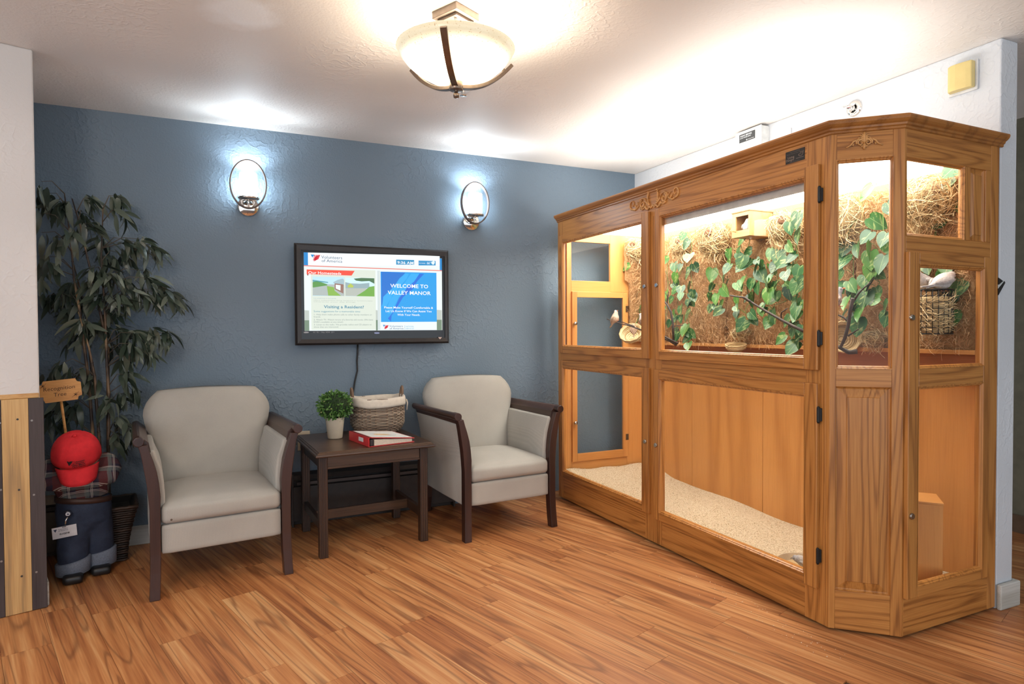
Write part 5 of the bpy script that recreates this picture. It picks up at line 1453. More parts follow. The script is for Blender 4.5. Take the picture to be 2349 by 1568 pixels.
# ---- carved appliques
M_carv = wood('carved_wood', 'y', (0.66, 0.34, 0.12), (0.58, 0.28, 0.09), (0.48, 0.21, 0.06), 0.42, 6)
def spiral(cx, cz, r0, r1, a0, turns, n=18):
    return [(cx + (r0 + (r1 - r0) * k / n) * math.cos(a0 + turns * 2 * math.pi * k / n), cz + (r0 + (r1 - r0) * k / n) * math.sin(a0 + turns * 2 * math.pi * k / n)) for k in range(n + 1)]
def carve(curves, place):
    q = MB()
    for pts, r0, r1 in curves:
        n_ = len(pts)
        q.tube([place(u, z) for u, z in pts], [r0 + (r1 - r0) * k / (n_ - 1) for k in range(n_)], 7)
    return q
def sym(cs): return cs + [([(-u, z) for u, z in pts], a_, b__) for pts, a_, b__ in cs]
long_c = sym([
    (spiral(0.190, 0.018, 0.030, 0.007, R(-100), 1.15), 0.0055, 0.003),
    ([(0.185, -0.012), (0.165, -0.018), (0.145, -0.010), (0.128, 0.004)], 0.006, 0.004),
    ([(0.150, -0.012), (0.158, 0.004), (0.168, 0.012)], 0.006, 0.002),
    ([(0.128, 0.004), (0.118, 0.026), (0.098, 0.036), (0.074, 0.030), (0.062, 0.012)], 0.0055, 0.004),
    ([(0.132, 0.004), (0.142, 0.022), (0.152, 0.024)], 0.005, 0.002),
    (spiral(0.094, 0.004, 0.024, 0.005, R(80), -1.2), 0.005, 0.004),
    ([(0.110, -0.018), (0.094, -0.026), (0.078, -0.022), (0.070, -0.012)], 0.006, 0.004),
    ([(0.070, -0.012), (0.058, -0.030), (0.044, -0.036), (0.030, -0.022), (0.018, -0.030), (0.0, -0.020)], 0.007, 0.006),
    ([(0.030, -0.016), (0.044, 0.008), (0.046, 0.032), (0.036, 0.058), (0.028, 0.068)], 0.006, 0.0035),
    ([(0.062, 0.012), (0.048, -0.004), (0.036, -0.014)], 0.005, 0.004)])
oc = Vector((0, 2.830, 1.897))
ap_ = carve(long_c, lambda u, z: (FX - 0.002, oc.y - u, oc.z + z))
a1 = ap_.build('carved_applique', M_carv, av, smooth=True)
for s in (-1, 1):
    rope = MB()
    for k in range(9):
        t_ = k / 8
        rope.sphere((FX - 0.004, oc.y - s * (0.034 + 0.010 * math.sin(t_ * 3.0)), oc.z - 0.012 + 0.082 * t_), 0.006, 0.0065, 0.006, 8, 6)
    rope.build('rope_twist', M_carv, a1, smooth=True)
M_carvd = wood('carved_wood_d', 'd', (0.68, 0.36, 0.13), (0.60, 0.30, 0.10), (0.50, 0.23, 0.07), 0.42, 6)
mid_c = sym([
    (spiral(0.013, -0.004, 0.012, 0.003, R(160), -1.3), 0.0036, 0.002),
    ([(0.004, -0.002), (0.010, 0.010), (0.022, 0.010), (0.028, 0.000), (0.026, -0.009)], 0.004, 0.003),
    ([(0.026, 0.008), (0.038, 0.002), (0.046, -0.010), (0.056, -0.016), (0.063, -0.018)], 0.0045, 0.0025),
    ([(0.036, -0.006), (0.040, -0.012), (0.036, -0.014)], 0.003, 0.002),
    ([(0.003, 0.006), (0.012, 0.018), (0.022, 0.014)], 0.0028, 0.002),
    ([(0.003, 0.010), (0.010, 0.024), (0.017, 0.022)], 0.0028, 0.002),
    ([(0.002, 0.012), (0.006, 0.029), (0.011, 0.029)], 0.0026, 0.002),
    ([(0.002, -0.012), (0.010, -0.017), (0.014, -0.013)], 0.0026, 0.0018),
    ([(0.002, -0.015), (0.007, -0.021), (0.011, -0.019)], 0.0026, 0.0018)]) + [([(0, -0.006), (0, 0.010), (0, 0.026), (0, 0.036)], 0.005, 0.0045), ([(0, -0.008), (0, -0.020), (0, -0.030)], 0.0055, 0.004)]
def place_mid(u, z): q = CA + CE * (0.116 + u) + CN * 0.003; return (q.x, q.y, 1.913 + z)
carve(mid_c, place_mid).build('carved_applique', M_carvd, av, smooth=True)
# ---- black maker's plaque
pq = B_(FX - 0.0015, FX, 1.838, 1.933, 1.886, 1.936).build('plaque', plain('plaque_black', (0.010, 0.009, 0.010), 0.35), av)
M_gold = plain('plaque_print', (0.36, 0.26, 0.20), 0.5)
M_gold2 = plain('plaque_print_dim', (0.12, 0.10, 0.095), 0.5)
xp = FX - 0.0019
text_mb('Living', 0.0145, face_mx(xp, 1.922, 1.905), 0.0).build('plaque_lettering', M_gold, pq)
text_mb('Designs', 0.0125, face_mx(xp, 1.930, 1.895), 0.0).build('plaque_lettering', M_gold, pq)
text_mb('Every Home Our Dream', 0.0085, face_mx(xp, 1.927, 1.9205)).build('plaque_lettering', M_gold2, pq)
q = MB()
q.box(xp, xp + .0002, 1.862, 1.912, 1.9295, 1.9310); q.box(xp, xp + .0002, 1.862, 1.912, 1.8885, 1.8898); q.box(xp, xp + .0002, 1.842, 1.880, 1.8975, 1.9005)
q.build('plaque_lines', M_gold2, pq)
q = MB()
bird = [(0.0, 0.0), (0.006, 0.004), (0.010, 0.002), (0.011, 0.014), (0.015, 0.006), (0.019, 0.013), (0.020, 0.005), (0.027, 0.014), (0.024, 0.002), (0.018, -0.006), (0.010, -0.008), (0.003, -0.004), (0.0, 0.0)]
q.tube([(xp, 1.868 - u * 0.95, 1.911 + z * .9) for u, z in bird], 0.0006, 5)
q.build('plaque_bird', M_gold, pq)
# ================================================================== inside the aviary
COIRX = 2.855
def coir_mat():
    m, nt, b = nodes_of('coir_mat')
    v = coords(nt)
    n1 = noise(nt, v, 26, 6, 0.7, 2.5); n2 = noise(nt, v, 160, 4, 0.7, 3.0); n3 = noise(nt, v, 4, 2)
    f = mth(nt, 'ADD', mth(nt, 'MULTIPLY', n1, 0.5), mth(nt, 'MULTIPLY', n2, 0.5))
    rp = ramp(nt, [(0.36, (0.28, 0.12, 0.05)), (0.47, (0.58, 0.31, 0.13)), (0.60, (0.80, 0.52, 0.27))])
    nt.links.new(f, rp.inputs[0]); nt.links.new(rp.outputs[0], b.inputs['Base Color'])
    b.inputs['Roughness'].default_value = 0.95; b.inputs['Specular IOR Level'].default_value = 0.1
    bump(nt, b, f, 1.0, 0.02)
    return m
M_coir = coir_mat()
M_fib = leaf_green('coir_fibre', (0.36, 0.17, 0.07), (0.64, 0.37, 0.17), (0.84, 0.58, 0.32), 0.8)
def nest_mat():
    m, nt, b = nodes_of('nest_ball')
    v = coords(nt, (1, 1, 2.2)); n1 = noise(nt, v, 70, 4, 0.7, 3.5)
    rp = ramp(nt, [(0.38, (0.24, 0.14, 0.06)), (0.5, (0.54, 0.38, 0.19)), (0.62, (0.72, 0.56, 0.33))])
    nt.links.new(n1, rp.inputs[0]); nt.links.new(rp.outputs[0], b.inputs['Base Color']); b.inputs['Roughness'].default_value = 0.95
    bump(nt, b, n1, 1.0, 0.02)
    return m
M_nball = nest_mat()
M_straw = leaf_green('nest_straw', (0.36, 0.23, 0.10), (0.58, 0.42, 0.21), (0.78, 0.62, 0.38), 0.75)
rc = random.Random(21)
def fibres(mb, n, pf, lmin, lmax, w, curl=0.5, plane=None):
    """short curved ribbons; pf() gives a base point and a direction frame"""
    for _ in range(n):
        p_, d, nn = pf()
        if not (EY + 0.03 < p_.y < FARY and p_.z < 1.872): continue
        L_ = rc.uniform(lmin, lmax)
        s = d.cross(nn).normalized() if d.cross(nn).length > 1e-6 else Vector((0, 0, 1))
        c1 = rc.uniform(-curl, curl); c2 = rc.uniform(0, curl * .5)
        pts = [p_, p_ + d * L_ * .5 + s * c1 * L_ * .35 + nn * c2 * L_ * .3, p_ + d * L_ * .85 + s * c1 * L_ + nn * c2 * L_ * .35]
        if any(q_.y < EY + 0.03 or q_.z > 1.876 or q_.x > BACKX - .004 or q_.y > FARY - .004 for q_ in pts): continue
        wd = (s * .8 + nn * .6).normalized() * w
        vs = []
        for q_ in pts: vs += [q_ - wd, q_ + wd]
        mb.add(vs, [(0, 1, 3, 2), (2, 3, 5, 4)])
def coir_panel(y0, y1, z0, z1, x, bulge, label_i):
    t = thing('coir_mat', (BACKX - .01, (y0 + y1) / 2, z0), label_i, 'coir mat', 'coir mats on the aviary back wall')
    ny, nz = int((y1 - y0) / 0.03), int((z1 - z0) / 0.03); grid = []
    for j in range(nz + 1):
        row = []
        for i in range(ny + 1):
            e = min(i, ny - i, j, nz - j)
            xx = x - rc.uniform(0, bulge) + (0.02 if e == 0 else 0)
            row.append((xx, y0 + (y1 - y0) * i / ny, z0 + (z1 - z0) * j / nz))
        grid.append(row)
    q = MB(); q.loft(grid, False, False)
    q.box(x + 0.015, BACKX, y0 + .004, y1 - .004, z0 + .004, z1 - .004)
    q.build('mat', M_coir, t, smooth=True)
    fb_ = MB()
    def pf():
        p_ = Vector((x - bulge * .6 - rc.uniform(0, 0.012), rc.uniform(y0, y1), rc.uniform(z0, z1)))
        a_ = rc.uniform(0, 6.283)
        return p_, Vector((rc.uniform(-.25, .1), math.cos(a_), math.sin(a_))).normalized(), Vector((-1, 0, 0))
    fibres(fb_, int((y1 - y0) * (z1 - z0) * 11000), pf, 0.018, 0.055, 0.0007, 1.0)
    fb_.build('fibres', M_fib, t, kind='stuff')
    return t
coir_panel(3.02, 3.862, LEDZ + .021, 1.848, COIRX, 0.022, 'shaggy brown coir mat lining the far third of the aviary back wall')
coir_panel(2.14, 3.005, LEDZ + .021, 1.848, COIRX + .004, 0.022, 'shaggy brown coir mat lining the middle of the aviary back wall')
coir_panel(EY + 0.03, 2.125, LEDZ + .021, 1.848, COIRX, 0.026, 'shaggy brown coir mat lining the aviary back wall behind the chamfered window')

# coir folded onto the far end, beside the end door
t = thing('coir_mat', (2.80, FARY - .01, LEDZ), 'narrow brown coir mat on the far end wall beside the grey end door', 'coir mat', 'coir mats on the aviary back wall')
q = MB(); grid = []
for j in range(25):
    grid.append([(2.728 - (0.05 if j > 14 else 0.0) * (1 if i == 0 else 0) + (COIRX - 2.728) * i / 5 , FARY - 0.020 - rc.uniform(0, 0.02), LEDZ + .021 + (1.83 - LEDZ - .021) * j / 24) for i in range(6)])
q.loft(grid, False, False); q.box(2.735, COIRX, FARY - .018, FARY - .002, LEDZ + .024, 1.825)
q.build('mat', M_coir, t, smooth=True)
fe = MB()
def pfe():
    a_ = rc.uniform(0, 6.283)
    return Vector((rc.uniform(2.71, COIRX), FARY - 0.036 - rc.uniform(0, .01), rc.uniform(LEDZ + .03, 1.82))), Vector((math.cos(a_), rc.uniform(-.2, .1), math.sin(a_))).normalized(), Vector((0, -1, 0))
fibres(fe, 1000, pfe, 0.018, 0.055, 0.0007, 1.0)
fe.build('fibres', M_fib, t, kind='stuff')

# ---- bedding
def bedz(x, y):
    e = max(0.0, min(1.0, (y - 3.55) / 0.3)); e = e * e * (3 - 2 * e)
    f = max(0.0, 1 - abs(x - 2.2) / 0.25)
    n_ = max(0.0, min(1.0, (2.0 - y) / 0.3))
    return 0.094 + 0.036 * n_ + 0.036 * (y - 2.4) / 1.3 + 0.060 * e + 0.018 * f * (1 if y > 1.9 else 0.4) + 0.005 * math.sin(y * 9) + 0.004 * math.sin(x * 23 + y * 5)
bed = MB(); nx_, ny_ = 24, 90; grid = []
x0, x1_, y0, y1 = FX + 0.022, BACKX - 0.001, EY + 0.022, FARY - 0.018
def bx_lo(y): return x0 if y > CA.y + .01 else x0 + (CA.y + .01 - y) * 1.08
for j in range(ny_ + 1):
    y = y0 + (y1 - y0) * j / ny_
    grid.append([(bx_lo(y) + (x1_ - bx_lo(y)) * i / nx_, y, bedz(bx_lo(y) + (x1_ - bx_lo(y)) * i / nx_, y)) for i in range(nx_ + 1)])
bed.loft(grid, False, False)
M_bed = leaf_green('corn_cob_granules', (0.56, 0.42, 0.26), (0.76, 0.62, 0.43), (0.88, 0.78, 0.62), 0.85)
def bed_mat():
    m, nt, b = nodes_of('corn_cob_bedding')
    v = coords(nt); n1 = noise(nt, v, 150, 4, 0.7)
    rp = ramp(nt, [(0.36, (0.48, 0.33, 0.19)), (0.5, (0.74, 0.60, 0.41)), (0.66, (0.84, 0.74, 0.57))])
    nt.links.new(n1, rp.inputs[0]); nt.links.new(rp.outputs[0], b.inputs['Base Color']); b.inputs['Roughness'].default_value = 0.9
    bump(nt, b, n1, 0.8, 0.01)
    return m
for i in range(11000):
    y = rc.uniform(y0, y1); x = rc.uniform(bx_lo(y) + .004, x1_ - .004); z = bedz(x, y) + rc.uniform(-.001, .004)
    s = rc.uniform(0.0022, 0.0048)
    a_ = Vector((rc.gauss(0, 1), rc.gauss(0, 1), rc.gauss(0, .6))).normalized() * s; b__ = Vector((rc.gauss(0, 1), rc.gauss(0, 1), rc.gauss(0, .6))).normalized() * s
    c_ = a_.cross(b__).normalized() * s * .6
    p_ = Vector((x, y, z))
    bed.mat(1).add([p_ + a_, p_ + b__, p_ - a_ - b__ * .3, p_ + c_], [(0, 1, 2), (0, 1, 3), (1, 2, 3), (2, 0, 3)])
o = bed.build('bedding', [bed_mat(), M_bed], None, kind='stuff')
tag(o, 'pale granular bedding covering the floor of the aviary', 'bedding')

# ---- wooden step box at the near end
t = thing('step_box', (2.66, 1.76, 0.09), 'plain wooden block standing on the bedding behind the end door', 'wooden box')
bm_ = Matrix.Translation((2.690, 1.708, 0.283)) @ Matrix.Rotation(R(40), 4, 'Z')
q = MB(); q.obox(bm_, 0.165, 0.165, 0.366); q.build('sides', PLY['z'], t, bevel=0.002)
q = MB(); q.obox(bm_ @ Matrix.Translation((0, 0, 0.188)), 0.169, 0.169, 0.010); q.build('lid', PLY['y'], t, bevel=0.002)

# ---- woven nests
def straw_nest(px, py, X, r, label, hole=None, messy=0.25, n=420, sq=(1, 1, 1)):
    c_ = at_x(px, py, X)
    t = thing('straw_nest', c_ - Vector((0, 0, r)), label, 'nest', 'ball nests in the aviary')
    q = MB(); rings = []
    hd = Vector(hole).normalized() if hole else None
    for k in range(13):
        th = math.pi * k / 12; rg = []
        for i in range(20):
            a_ = 2 * math.pi * i / 20
            d = Vector((max(math.sin(th), .01) * math.cos(a_), max(math.sin(th), .01) * math.sin(a_), -math.cos(th)))
            rr = r * rc.uniform(0.88, 0.98)
            rg.append(c_ + Vector((d.x * rr * sq[0], d.y * rr * sq[1], d.z * rr * sq[2])))
        rings.append(rg)
    q.loft(rings, True); q.build('ball', M_nball, t, smooth=True)
    if hd:
        p_ = c_ + hd * r * 0.99
        tq = hd.to_track_quat('Z', 'Y').to_matrix().to_4x4()
        h = MB(); h.sphere(c_ + hd * r * 0.93, r * 0.25, r * 0.25, r * 0.09, 16, 6, tq); h.build('entrance', plain('nest_hole_shade', (0.10, 0.045, 0.02), 0.95), t, smooth=True)  # dark disc painted for the shade inside the entrance hole
    f = MB()
    def pf():
        d = Vector((rc.gauss(0, 1), rc.gauss(0, 1), rc.gauss(0, 1))).normalized()
        while hd and d.angle(hd) < 0.30: d = Vector((rc.gauss(0, 1), rc.gauss(0, 1), rc.gauss(0, 1))).normalized()
        tg = d.cross(Vector((rc.gauss(0, 1), rc.gauss(0, 1), rc.gauss(0, 1)))).normalized()
        rr = r * rc.uniform(0.95, 1.03 + messy * .25)
        return c_ + Vector((d.x * rr * sq[0], d.y * rr * sq[1], d.z * rr * sq[2])) - tg * r * .4 - d * r * .08, tg, d
    fibres(f, n, pf, r * .7, r * 1.5, 0.0011, messy)
    if messy > 0.3:
        def pf2():
            p_ = c_ + Vector((rc.uniform(-.6, .6) * r, rc.uniform(-.8, .8) * r, -r * rc.uniform(.3, 1.0)))
            return p_, Vector((rc.gauss(0, .4), rc.gauss(0, .5), -1)).normalized(), Vector((-1, 0, 0))
        fibres(f, n // 6, pf2, r * .4, r * 1.1, 0.0010, 1.0)
    f.build('strands', M_straw, t, kind='stuff')
    return t
HD = (-0.75, -0.45, 0.35)
straw_nest(1456, 572, 2.77, 0.078, 'pale straw ball nest nearest the far glazed end of the aviary', (-.7, -.6, .45), 0.4)
straw_nest(1562, 566, 2.80, 0.068, 'pale straw ball nest half hidden behind the first hanging vine', (-.8, -.4, .5), 0.4)
straw_nest(1634, 550, 2.755, 0.098, 'large straw ball nest with round entrance left of the wooden nest box', HD, 0.35, 600)
straw_nest(1800, 522, 2.755, 0.082, 'straw ball nest with round entrance right of the wooden nest box', HD, 0.4, 500)
straw_nest(1930, 505, 2.72, 0.088, 'shaggy straw nest at the top left of the chamfered window', None, 0.7, 600, (1, 1.1, 1.25))
straw_nest(2128, 462, 2.79, 0.088, 'huge shaggy straw nest behind the end face upper window', (-.5, -.7, .4), 0.8, 900, (1.2, 1, 1.05))
def bowl_nest(px, py, X, r, label, tilt, mat=None):
    c_ = at_x(px, py, X)
    t = thing('wicker_nest', c_, label, 'nest', 'wicker bowl nests in the aviary')
    rot_ = Matrix.Translation(c_) @ Matrix.Rotation(tilt[0], 4, 'X') @ Matrix.Rotation(tilt[1], 4, 'Y')
    q = MB(); prof_ = []
    for k in range(9):
        a_ = math.pi / 2 * k / 8
        prof_.append((max(r * math.sin(a_), .002), -r * 0.8 * math.cos(a_)))
    prof_ += [(r * .93, 0.0)] + [(max(r * .93 * math.sin(math.pi / 2 * k / 6), .002), -r * .72 * math.cos(math.pi / 2 * k / 6)) for k in range(5, -1, -1)]
    q.lathe(prof_, 24); q.xform(rot_); q.build('bowl', M_straw, t, smooth=True)
    q = MB()
    for k in range(1, 9):
        a_ = math.pi / 2 * k / 8
        pts = [rot_ @ Vector((r * 1.02 * math.sin(a_) * math.cos(i * .2618) * (1 + .02 * (-1) ** (i + k)), r * 1.02 * math.sin(a_) * math.sin(i * .2618) * (1 + .02 * (-1) ** (i + k)), -r * .8 * math.cos(a_))) for i in range(25)]
        q.tube(pts, r * 0.055, 5, False)
        if k < 8:
            pts = [rot_ @ Vector((r * .9 * math.sin(a_) * math.cos(i * .2618), r * .9 * math.sin(a_) * math.sin(i * .2618), -r * .70 * math.cos(a_))) for i in range(25)]
            q.tube(pts, r * 0.045, 5, False)
    q.build('weave', M_straw, t, smooth=True)
    return c_, rot_
n1c, n1r = bowl_nest(1447, 762, 2.56, 0.078, 'wicker bowl nest tilted open beside the far end door, a brown bird inside', (R(35), R(-38)))
bowl_nest(1688, 790, 2.76, 0.058, 'small wicker bowl nest on the ledge under the middle of the coir wall', (R(8), R(-10)))
bowl_nest(1937, 772, 2.78, 0.075, 'flat woven nest on the ledge behind the chamfered window', (R(75), R(-35)))
# coir clumps on the ledge
def clump(px, py, X, r, label):
    straw_nest(px, py, X, r, label, None, 0.5, 160, (1, 1.2, .7))
clump(1700, 762, 2.82, 0.052, 'loose straw clump above the small wicker bowl on the ledge')
clump(2008, 775, 2.82, 0.050, 'loose straw clump on the ledge at the right of the chamfered window')
# ---- wooden nest box
cbx = at_x(1722, 517, 2.73)
t = thing('nest_box', cbx - Vector((0, 0, 0.07)), 'wooden nest box with open front high on the coir wall, a white bird inside', 'nest box')
bx0, bx1, by0, by1, bz0, bz1 = 2.665, 2.845, cbx.y - 0.055, cbx.y + 0.078, cbx.z - 0.066, cbx.z + 0.072
M_nb = wood('nest_box_beech', 'y', (0.52, 0.29, 0.11), (0.47, 0.25, 0.09), (0.38, 0.19, 0.06), 0.5, 6)
B_(bx0, bx1, by0, by0 + .009, bz0, bz1).build('side', M_nb, t, bevel=0.001); B_(bx0, bx1, by1 - .009, by1, bz0, bz1).build('side', M_nb, t, bevel=0.001)
B_(bx0, bx1, by0 + .009, by1 - .009, bz0, bz0 + .008).build('floor_board', M_nb, t); B_(bx0 - .006, bx1, by0 - .004, by1 + .004, bz1, bz1 + .008).build('roof', M_nb, t, bevel=0.001)
B_(bx0, bx0 + .008, by0 + .009, by1 - .009, bz0 + .008, bz0 + .036).build('front_board', M_nb, t); B_(bx0, bx0 + .008, by0 + .009, by1 - .009, bz1 - .022, bz1).build('front_board', M_nb, t)
B_(bx0, bx0 + .008, by1 - .030, by1 - .009, bz0 + .036, bz1 - .022).build('front_board', M_nb, t)
MB().tube([(bx0 - .03, by1 - .03, bz0 + .034), (bx0 + .01, by1 - .03, bz0 + .034)], 0.004, 8).build('perch', M_nb, t)
B_(bx1 - .008, bx1, by0, by1, bz0, bz1).build('back', M_nb, t)

# ---- birds
def bird(name_px, X, L_, col_body, col_head, col_beak, label, az, sit=0.0, plump=1.0, headup=0.35, groupn='small birds in the aviary', dz=0.0, spot=None, belly=None, eye=True, tuck=0.0):
    c_ = at_x(*name_px, X) if not isinstance(name_px, Vector) else name_px
    t = thing('bird', c_, label, 'bird', groupn, az, True)
    def bmat(nm, colr):
        return plain('plumage_%s_%d%d%d' % (nm, int(colr[0] * 99), int(colr[1] * 99), int(colr[2] * 99)), colr, 0.8, 0, 0.22, 150, 0.2, 0.2)
    # one continuous skin from tail to beak base; local +x is forward
    st_ = [(-0.62, -0.06, 0.010, 0.03), (-0.46, -0.01, 0.035, 0.05), (-0.32, 0.05, 0.085, 0.08), (-0.20, 0.09, 0.15, 0.145), (-0.05, 0.11, 0.20, 0.20), (0.10, 0.14, 0.205, 0.21), (0.20, 0.19, 0.175, 0.18), (0.27, 0.25 + headup * .15, 0.135, 0.135), (0.325, 0.31 + headup * .25, 0.120, 0.125), (0.385, 0.335 + headup * .27, 0.10, 0.105), (0.43, 0.33 + headup * .27, 0.06, 0.065), (0.452, 0.325 + headup * .27, 0.02, 0.02)]
    rot_ = Matrix.Rotation(-sit, 4, 'Y')
    rings = []; n_ = 14
    for x, z, ry, rz_ in st_:
        ry *= plump; rz_ *= plump
        rg = []
        for k in range(n_):
            a_ = 2 * math.pi * k / n_
            rg.append(rot_ @ Vector((x * L_, ry * L_ * math.cos(a_), (z + rz_ * math.sin(a_)) * L_)))
        rings.append(rg)
    mm = [bmat('body', col_body), bmat('head', col_head), bmat('belly', belly or col_body)]
    q = MB(); vs = [p_ for r_ in rings for p_ in r_]
    for k in range(len(rings) - 1):
        pass
    fs = []
    q.add(vs, []);
    for k in range(len(rings) - 1):
        for i in range(n_):
            j = (i + 1) % n_
            q.f.append((k * n_ + i, k * n_ + j, (k + 1) * n_ + j, (k + 1) * n_ + i))
            q.mi.append(1 if k >= 6 else (2 if n_ // 2 < i < n_ - 1 else 0))
    q.f.append(tuple(range(n_ - 1, -1, -1))); q.mi.append(0)
    q.f.append(tuple(range((len(rings) - 1) * n_, len(rings) * n_))); q.mi.append(1)
    body = q.build('body', mm, t, smooth=True)
    hb = Vector((0.44, 0, 0.322 + headup * .27))
    MB().tube([rot_ @ (hb * L_), rot_ @ ((hb + Vector((0.06, 0, -0.012))) * L_), rot_ @ ((hb + Vector((0.11, 0, -0.035))) * L_)], [0.032 * L_ * plump, 0.022 * L_, 0.004 * L_], 8).build('beak', plain('beak_%d%d' % (int(col_beak[0] * 99), int(col_beak[1] * 99)), col_beak, 0.4), t, smooth=True)
    for s in (-1, 1):
        w = MB(); rows = []
        for k in range(8):
            u = k / 7
            x = (0.17 - 0.56 * u); ww = 0.105 * math.sin(math.pi * min(1, u * .80 + 0.12)) + 0.004
            zc = 0.16 - 0.10 * u
            yo = s * (0.205 * plump * math.cos(max(-1.3, min(1.3, (u - 0.22) * 1.7))) + 0.012)
            rows.append([rot_ @ (Vector((x, yo * (0.92 if k else .8), zc + ww)) * L_), rot_ @ (Vector((x, yo * 1.05, zc)) * L_), rot_ @ (Vector((x - 0.02, yo * .98, zc - ww * .8)) * L_)])
        w.loft(rows, False, False); w.build('wing', bmat('wing', tuple(c * .82 for c in col_body)), t, smooth=True, solid=0.006 * L_ * 10)
        if eye:
            e_ = rot_ @ (Vector((0.375, s * 0.098 * plump, 0.352 + headup * .27)) * L_)
            MB().sphere(e_, 0.017 * L_, n=8, m=6).build('eye', plain('eye_dark', (0.02, 0.008, 0.008), 0.15), t, smooth=True)
        MB().tube([rot_ @ (Vector((0.03, s * 0.06, -0.06)) * L_), rot_ @ (Vector((0.05, s * 0.06, -0.14)) * L_), rot_ @ (Vector((0.12, s * 0.065, -0.16)) * L_)], 0.014 * L_, 6).build('leg', plain('leg_pink', (0.55, 0.22, 0.14), 0.6), t, smooth=True)
    q = MB(); rows = []
    for x, w in ((-0.38, 0.05), (-0.52, 0.06), (-0.70 if L_ < 0.13 else -0.86, 0.05)):
        rows.append([rot_ @ (Vector((x, -w, 0.0 + (x + .4) * .12)) * L_), rot_ @ (Vector((x, w, 0.0 + (x + .4) * .12)) * L_)])
    q.loft(rows, False, False); q.build('tail', bmat('tail', tuple(c * .7 for c in col_body)), t, solid=0.03 * L_)
    return t
GREY, BUFF = (0.50, 0.47, 0.46), (0.52, 0.38, 0.28)
# diamond doves resting on the wire cage
fc = at_y(2135, 710, 1.76)
FEED = Vector((2.740, 1.680, 0))
zt_f = at_y(2135, 666, 1.70).z
bird(Vector((FEED.x + 0.022, FEED.y - .028, zt_f + 0.018)), 0, 0.150, (0.62, 0.58, 0.57), (0.60, 0.56, 0.55), (0.30, 0.22, 0.20), 'pale grey dove resting on the wire cage, facing the wall end', R(-5), 0.0, 1.1, -0.15, 'doves on the wire cage')
bird(Vector((FEED.x + 0.010, FEED.y + .040, zt_f + 0.020)), 0, 0.145, (0.55, 0.53, 0.53), (0.50, 0.49, 0.50), (0.30, 0.22, 0.20), 'pale grey dove behind its mate on the wire cage, head raised', R(172), 0.05, 1.05, 0.25, 'doves on the wire cage')
bird((1413, 733), 2.42, 0.105, BUFF, (0.56, 0.45, 0.38), (0.6, 0.2, 0.1), 'small buff finch perched on the far twig before the grey window', R(-70), 0.75, 1.25, 0.1)
bird((1470, 740), 2.50, 0.100, (0.42, 0.30, 0.22), (0.5, 0.45, 0.42), (0.6, 0.2, 0.1), 'small brown finch on the far twig beside the door stile', R(150), 0.7, 1.0, 0.2)
bird(n1c + Vector((0.0, -0.030, 0.012)), 0, 0.085, (0.40, 0.27, 0.19), (0.40, 0.27, 0.19), (0.4, 0.2, 0.1), 'small brown bird sitting in the tilted wicker bowl nest', R(60), 0.8, 1.25, 0.0)
bird((1516, 664), 2.52, 0.105, (0.46, 0.33, 0.26), (0.55, 0.42, 0.36), (0.7, 0.15, 0.05), 'small buff finch on the dark branch at the left of the big upper pane', R(-60), 0.9, 1.1, 0.2)
bird((1920, 697), 2.54, 0.125, (0.44, 0.34, 0.31), (0.24, 0.24, 0.26), (0.75, 0.13, 0.04), 'grey headed finch with orange beak at the left edge of the chamfered window', R(-38), 0.55, 1.0, 0.2)
bird(Vector((bx0 + 0.045, (by0 + by1) / 2, bz0 + 0.048)), 0, 0.095, (0.75, 0.74, 0.72), (0.75, 0.74, 0.72), (0.7, 0.3, 0.1), 'small white bird sitting in the wooden nest box', R(-120), 0.2, 1.15, 0.2)
# ---- dish with a quail
dc = at_z(1845, 1292, 0.11)
dz_ = bedz(dc.x, dc.y)
t = thing('feed_dish', (dc.x, dc.y, dz_), 'shallow beige feed dish on the bedding by the lower glass', 'dish')
MB().lathe([(0.001, 0.002), (0.094, 0.002), (0.108, 0.008), (0.114, 0.034), (0.117, 0.036), (0.117, 0.030), (0.112, -0.002), (0.001, -0.004)], 36, (dc.x, dc.y, dz_)).build('dish', plain('stoneware_beige', (0.50, 0.38, 0.25), 0.5), t, smooth=True)
MB().lathe([(0.001, 0.008), (0.104, 0.007)], 24, (dc.x, dc.y, dz_)).build('seed', plain('seed_mix', (0.52, 0.36, 0.18), 0.9, 0, 0.4, 300), t)
bird(Vector((dc.x - .012, dc.y - .008, dz_ + 0.027)), 0, 0.105, (0.46, 0.42, 0.39), (0.40, 0.38, 0.38), (0.3, 0.25, 0.2), 'small speckled grey quail crouched in the feed dish', R(128), -0.05, 1.15, -0.3)

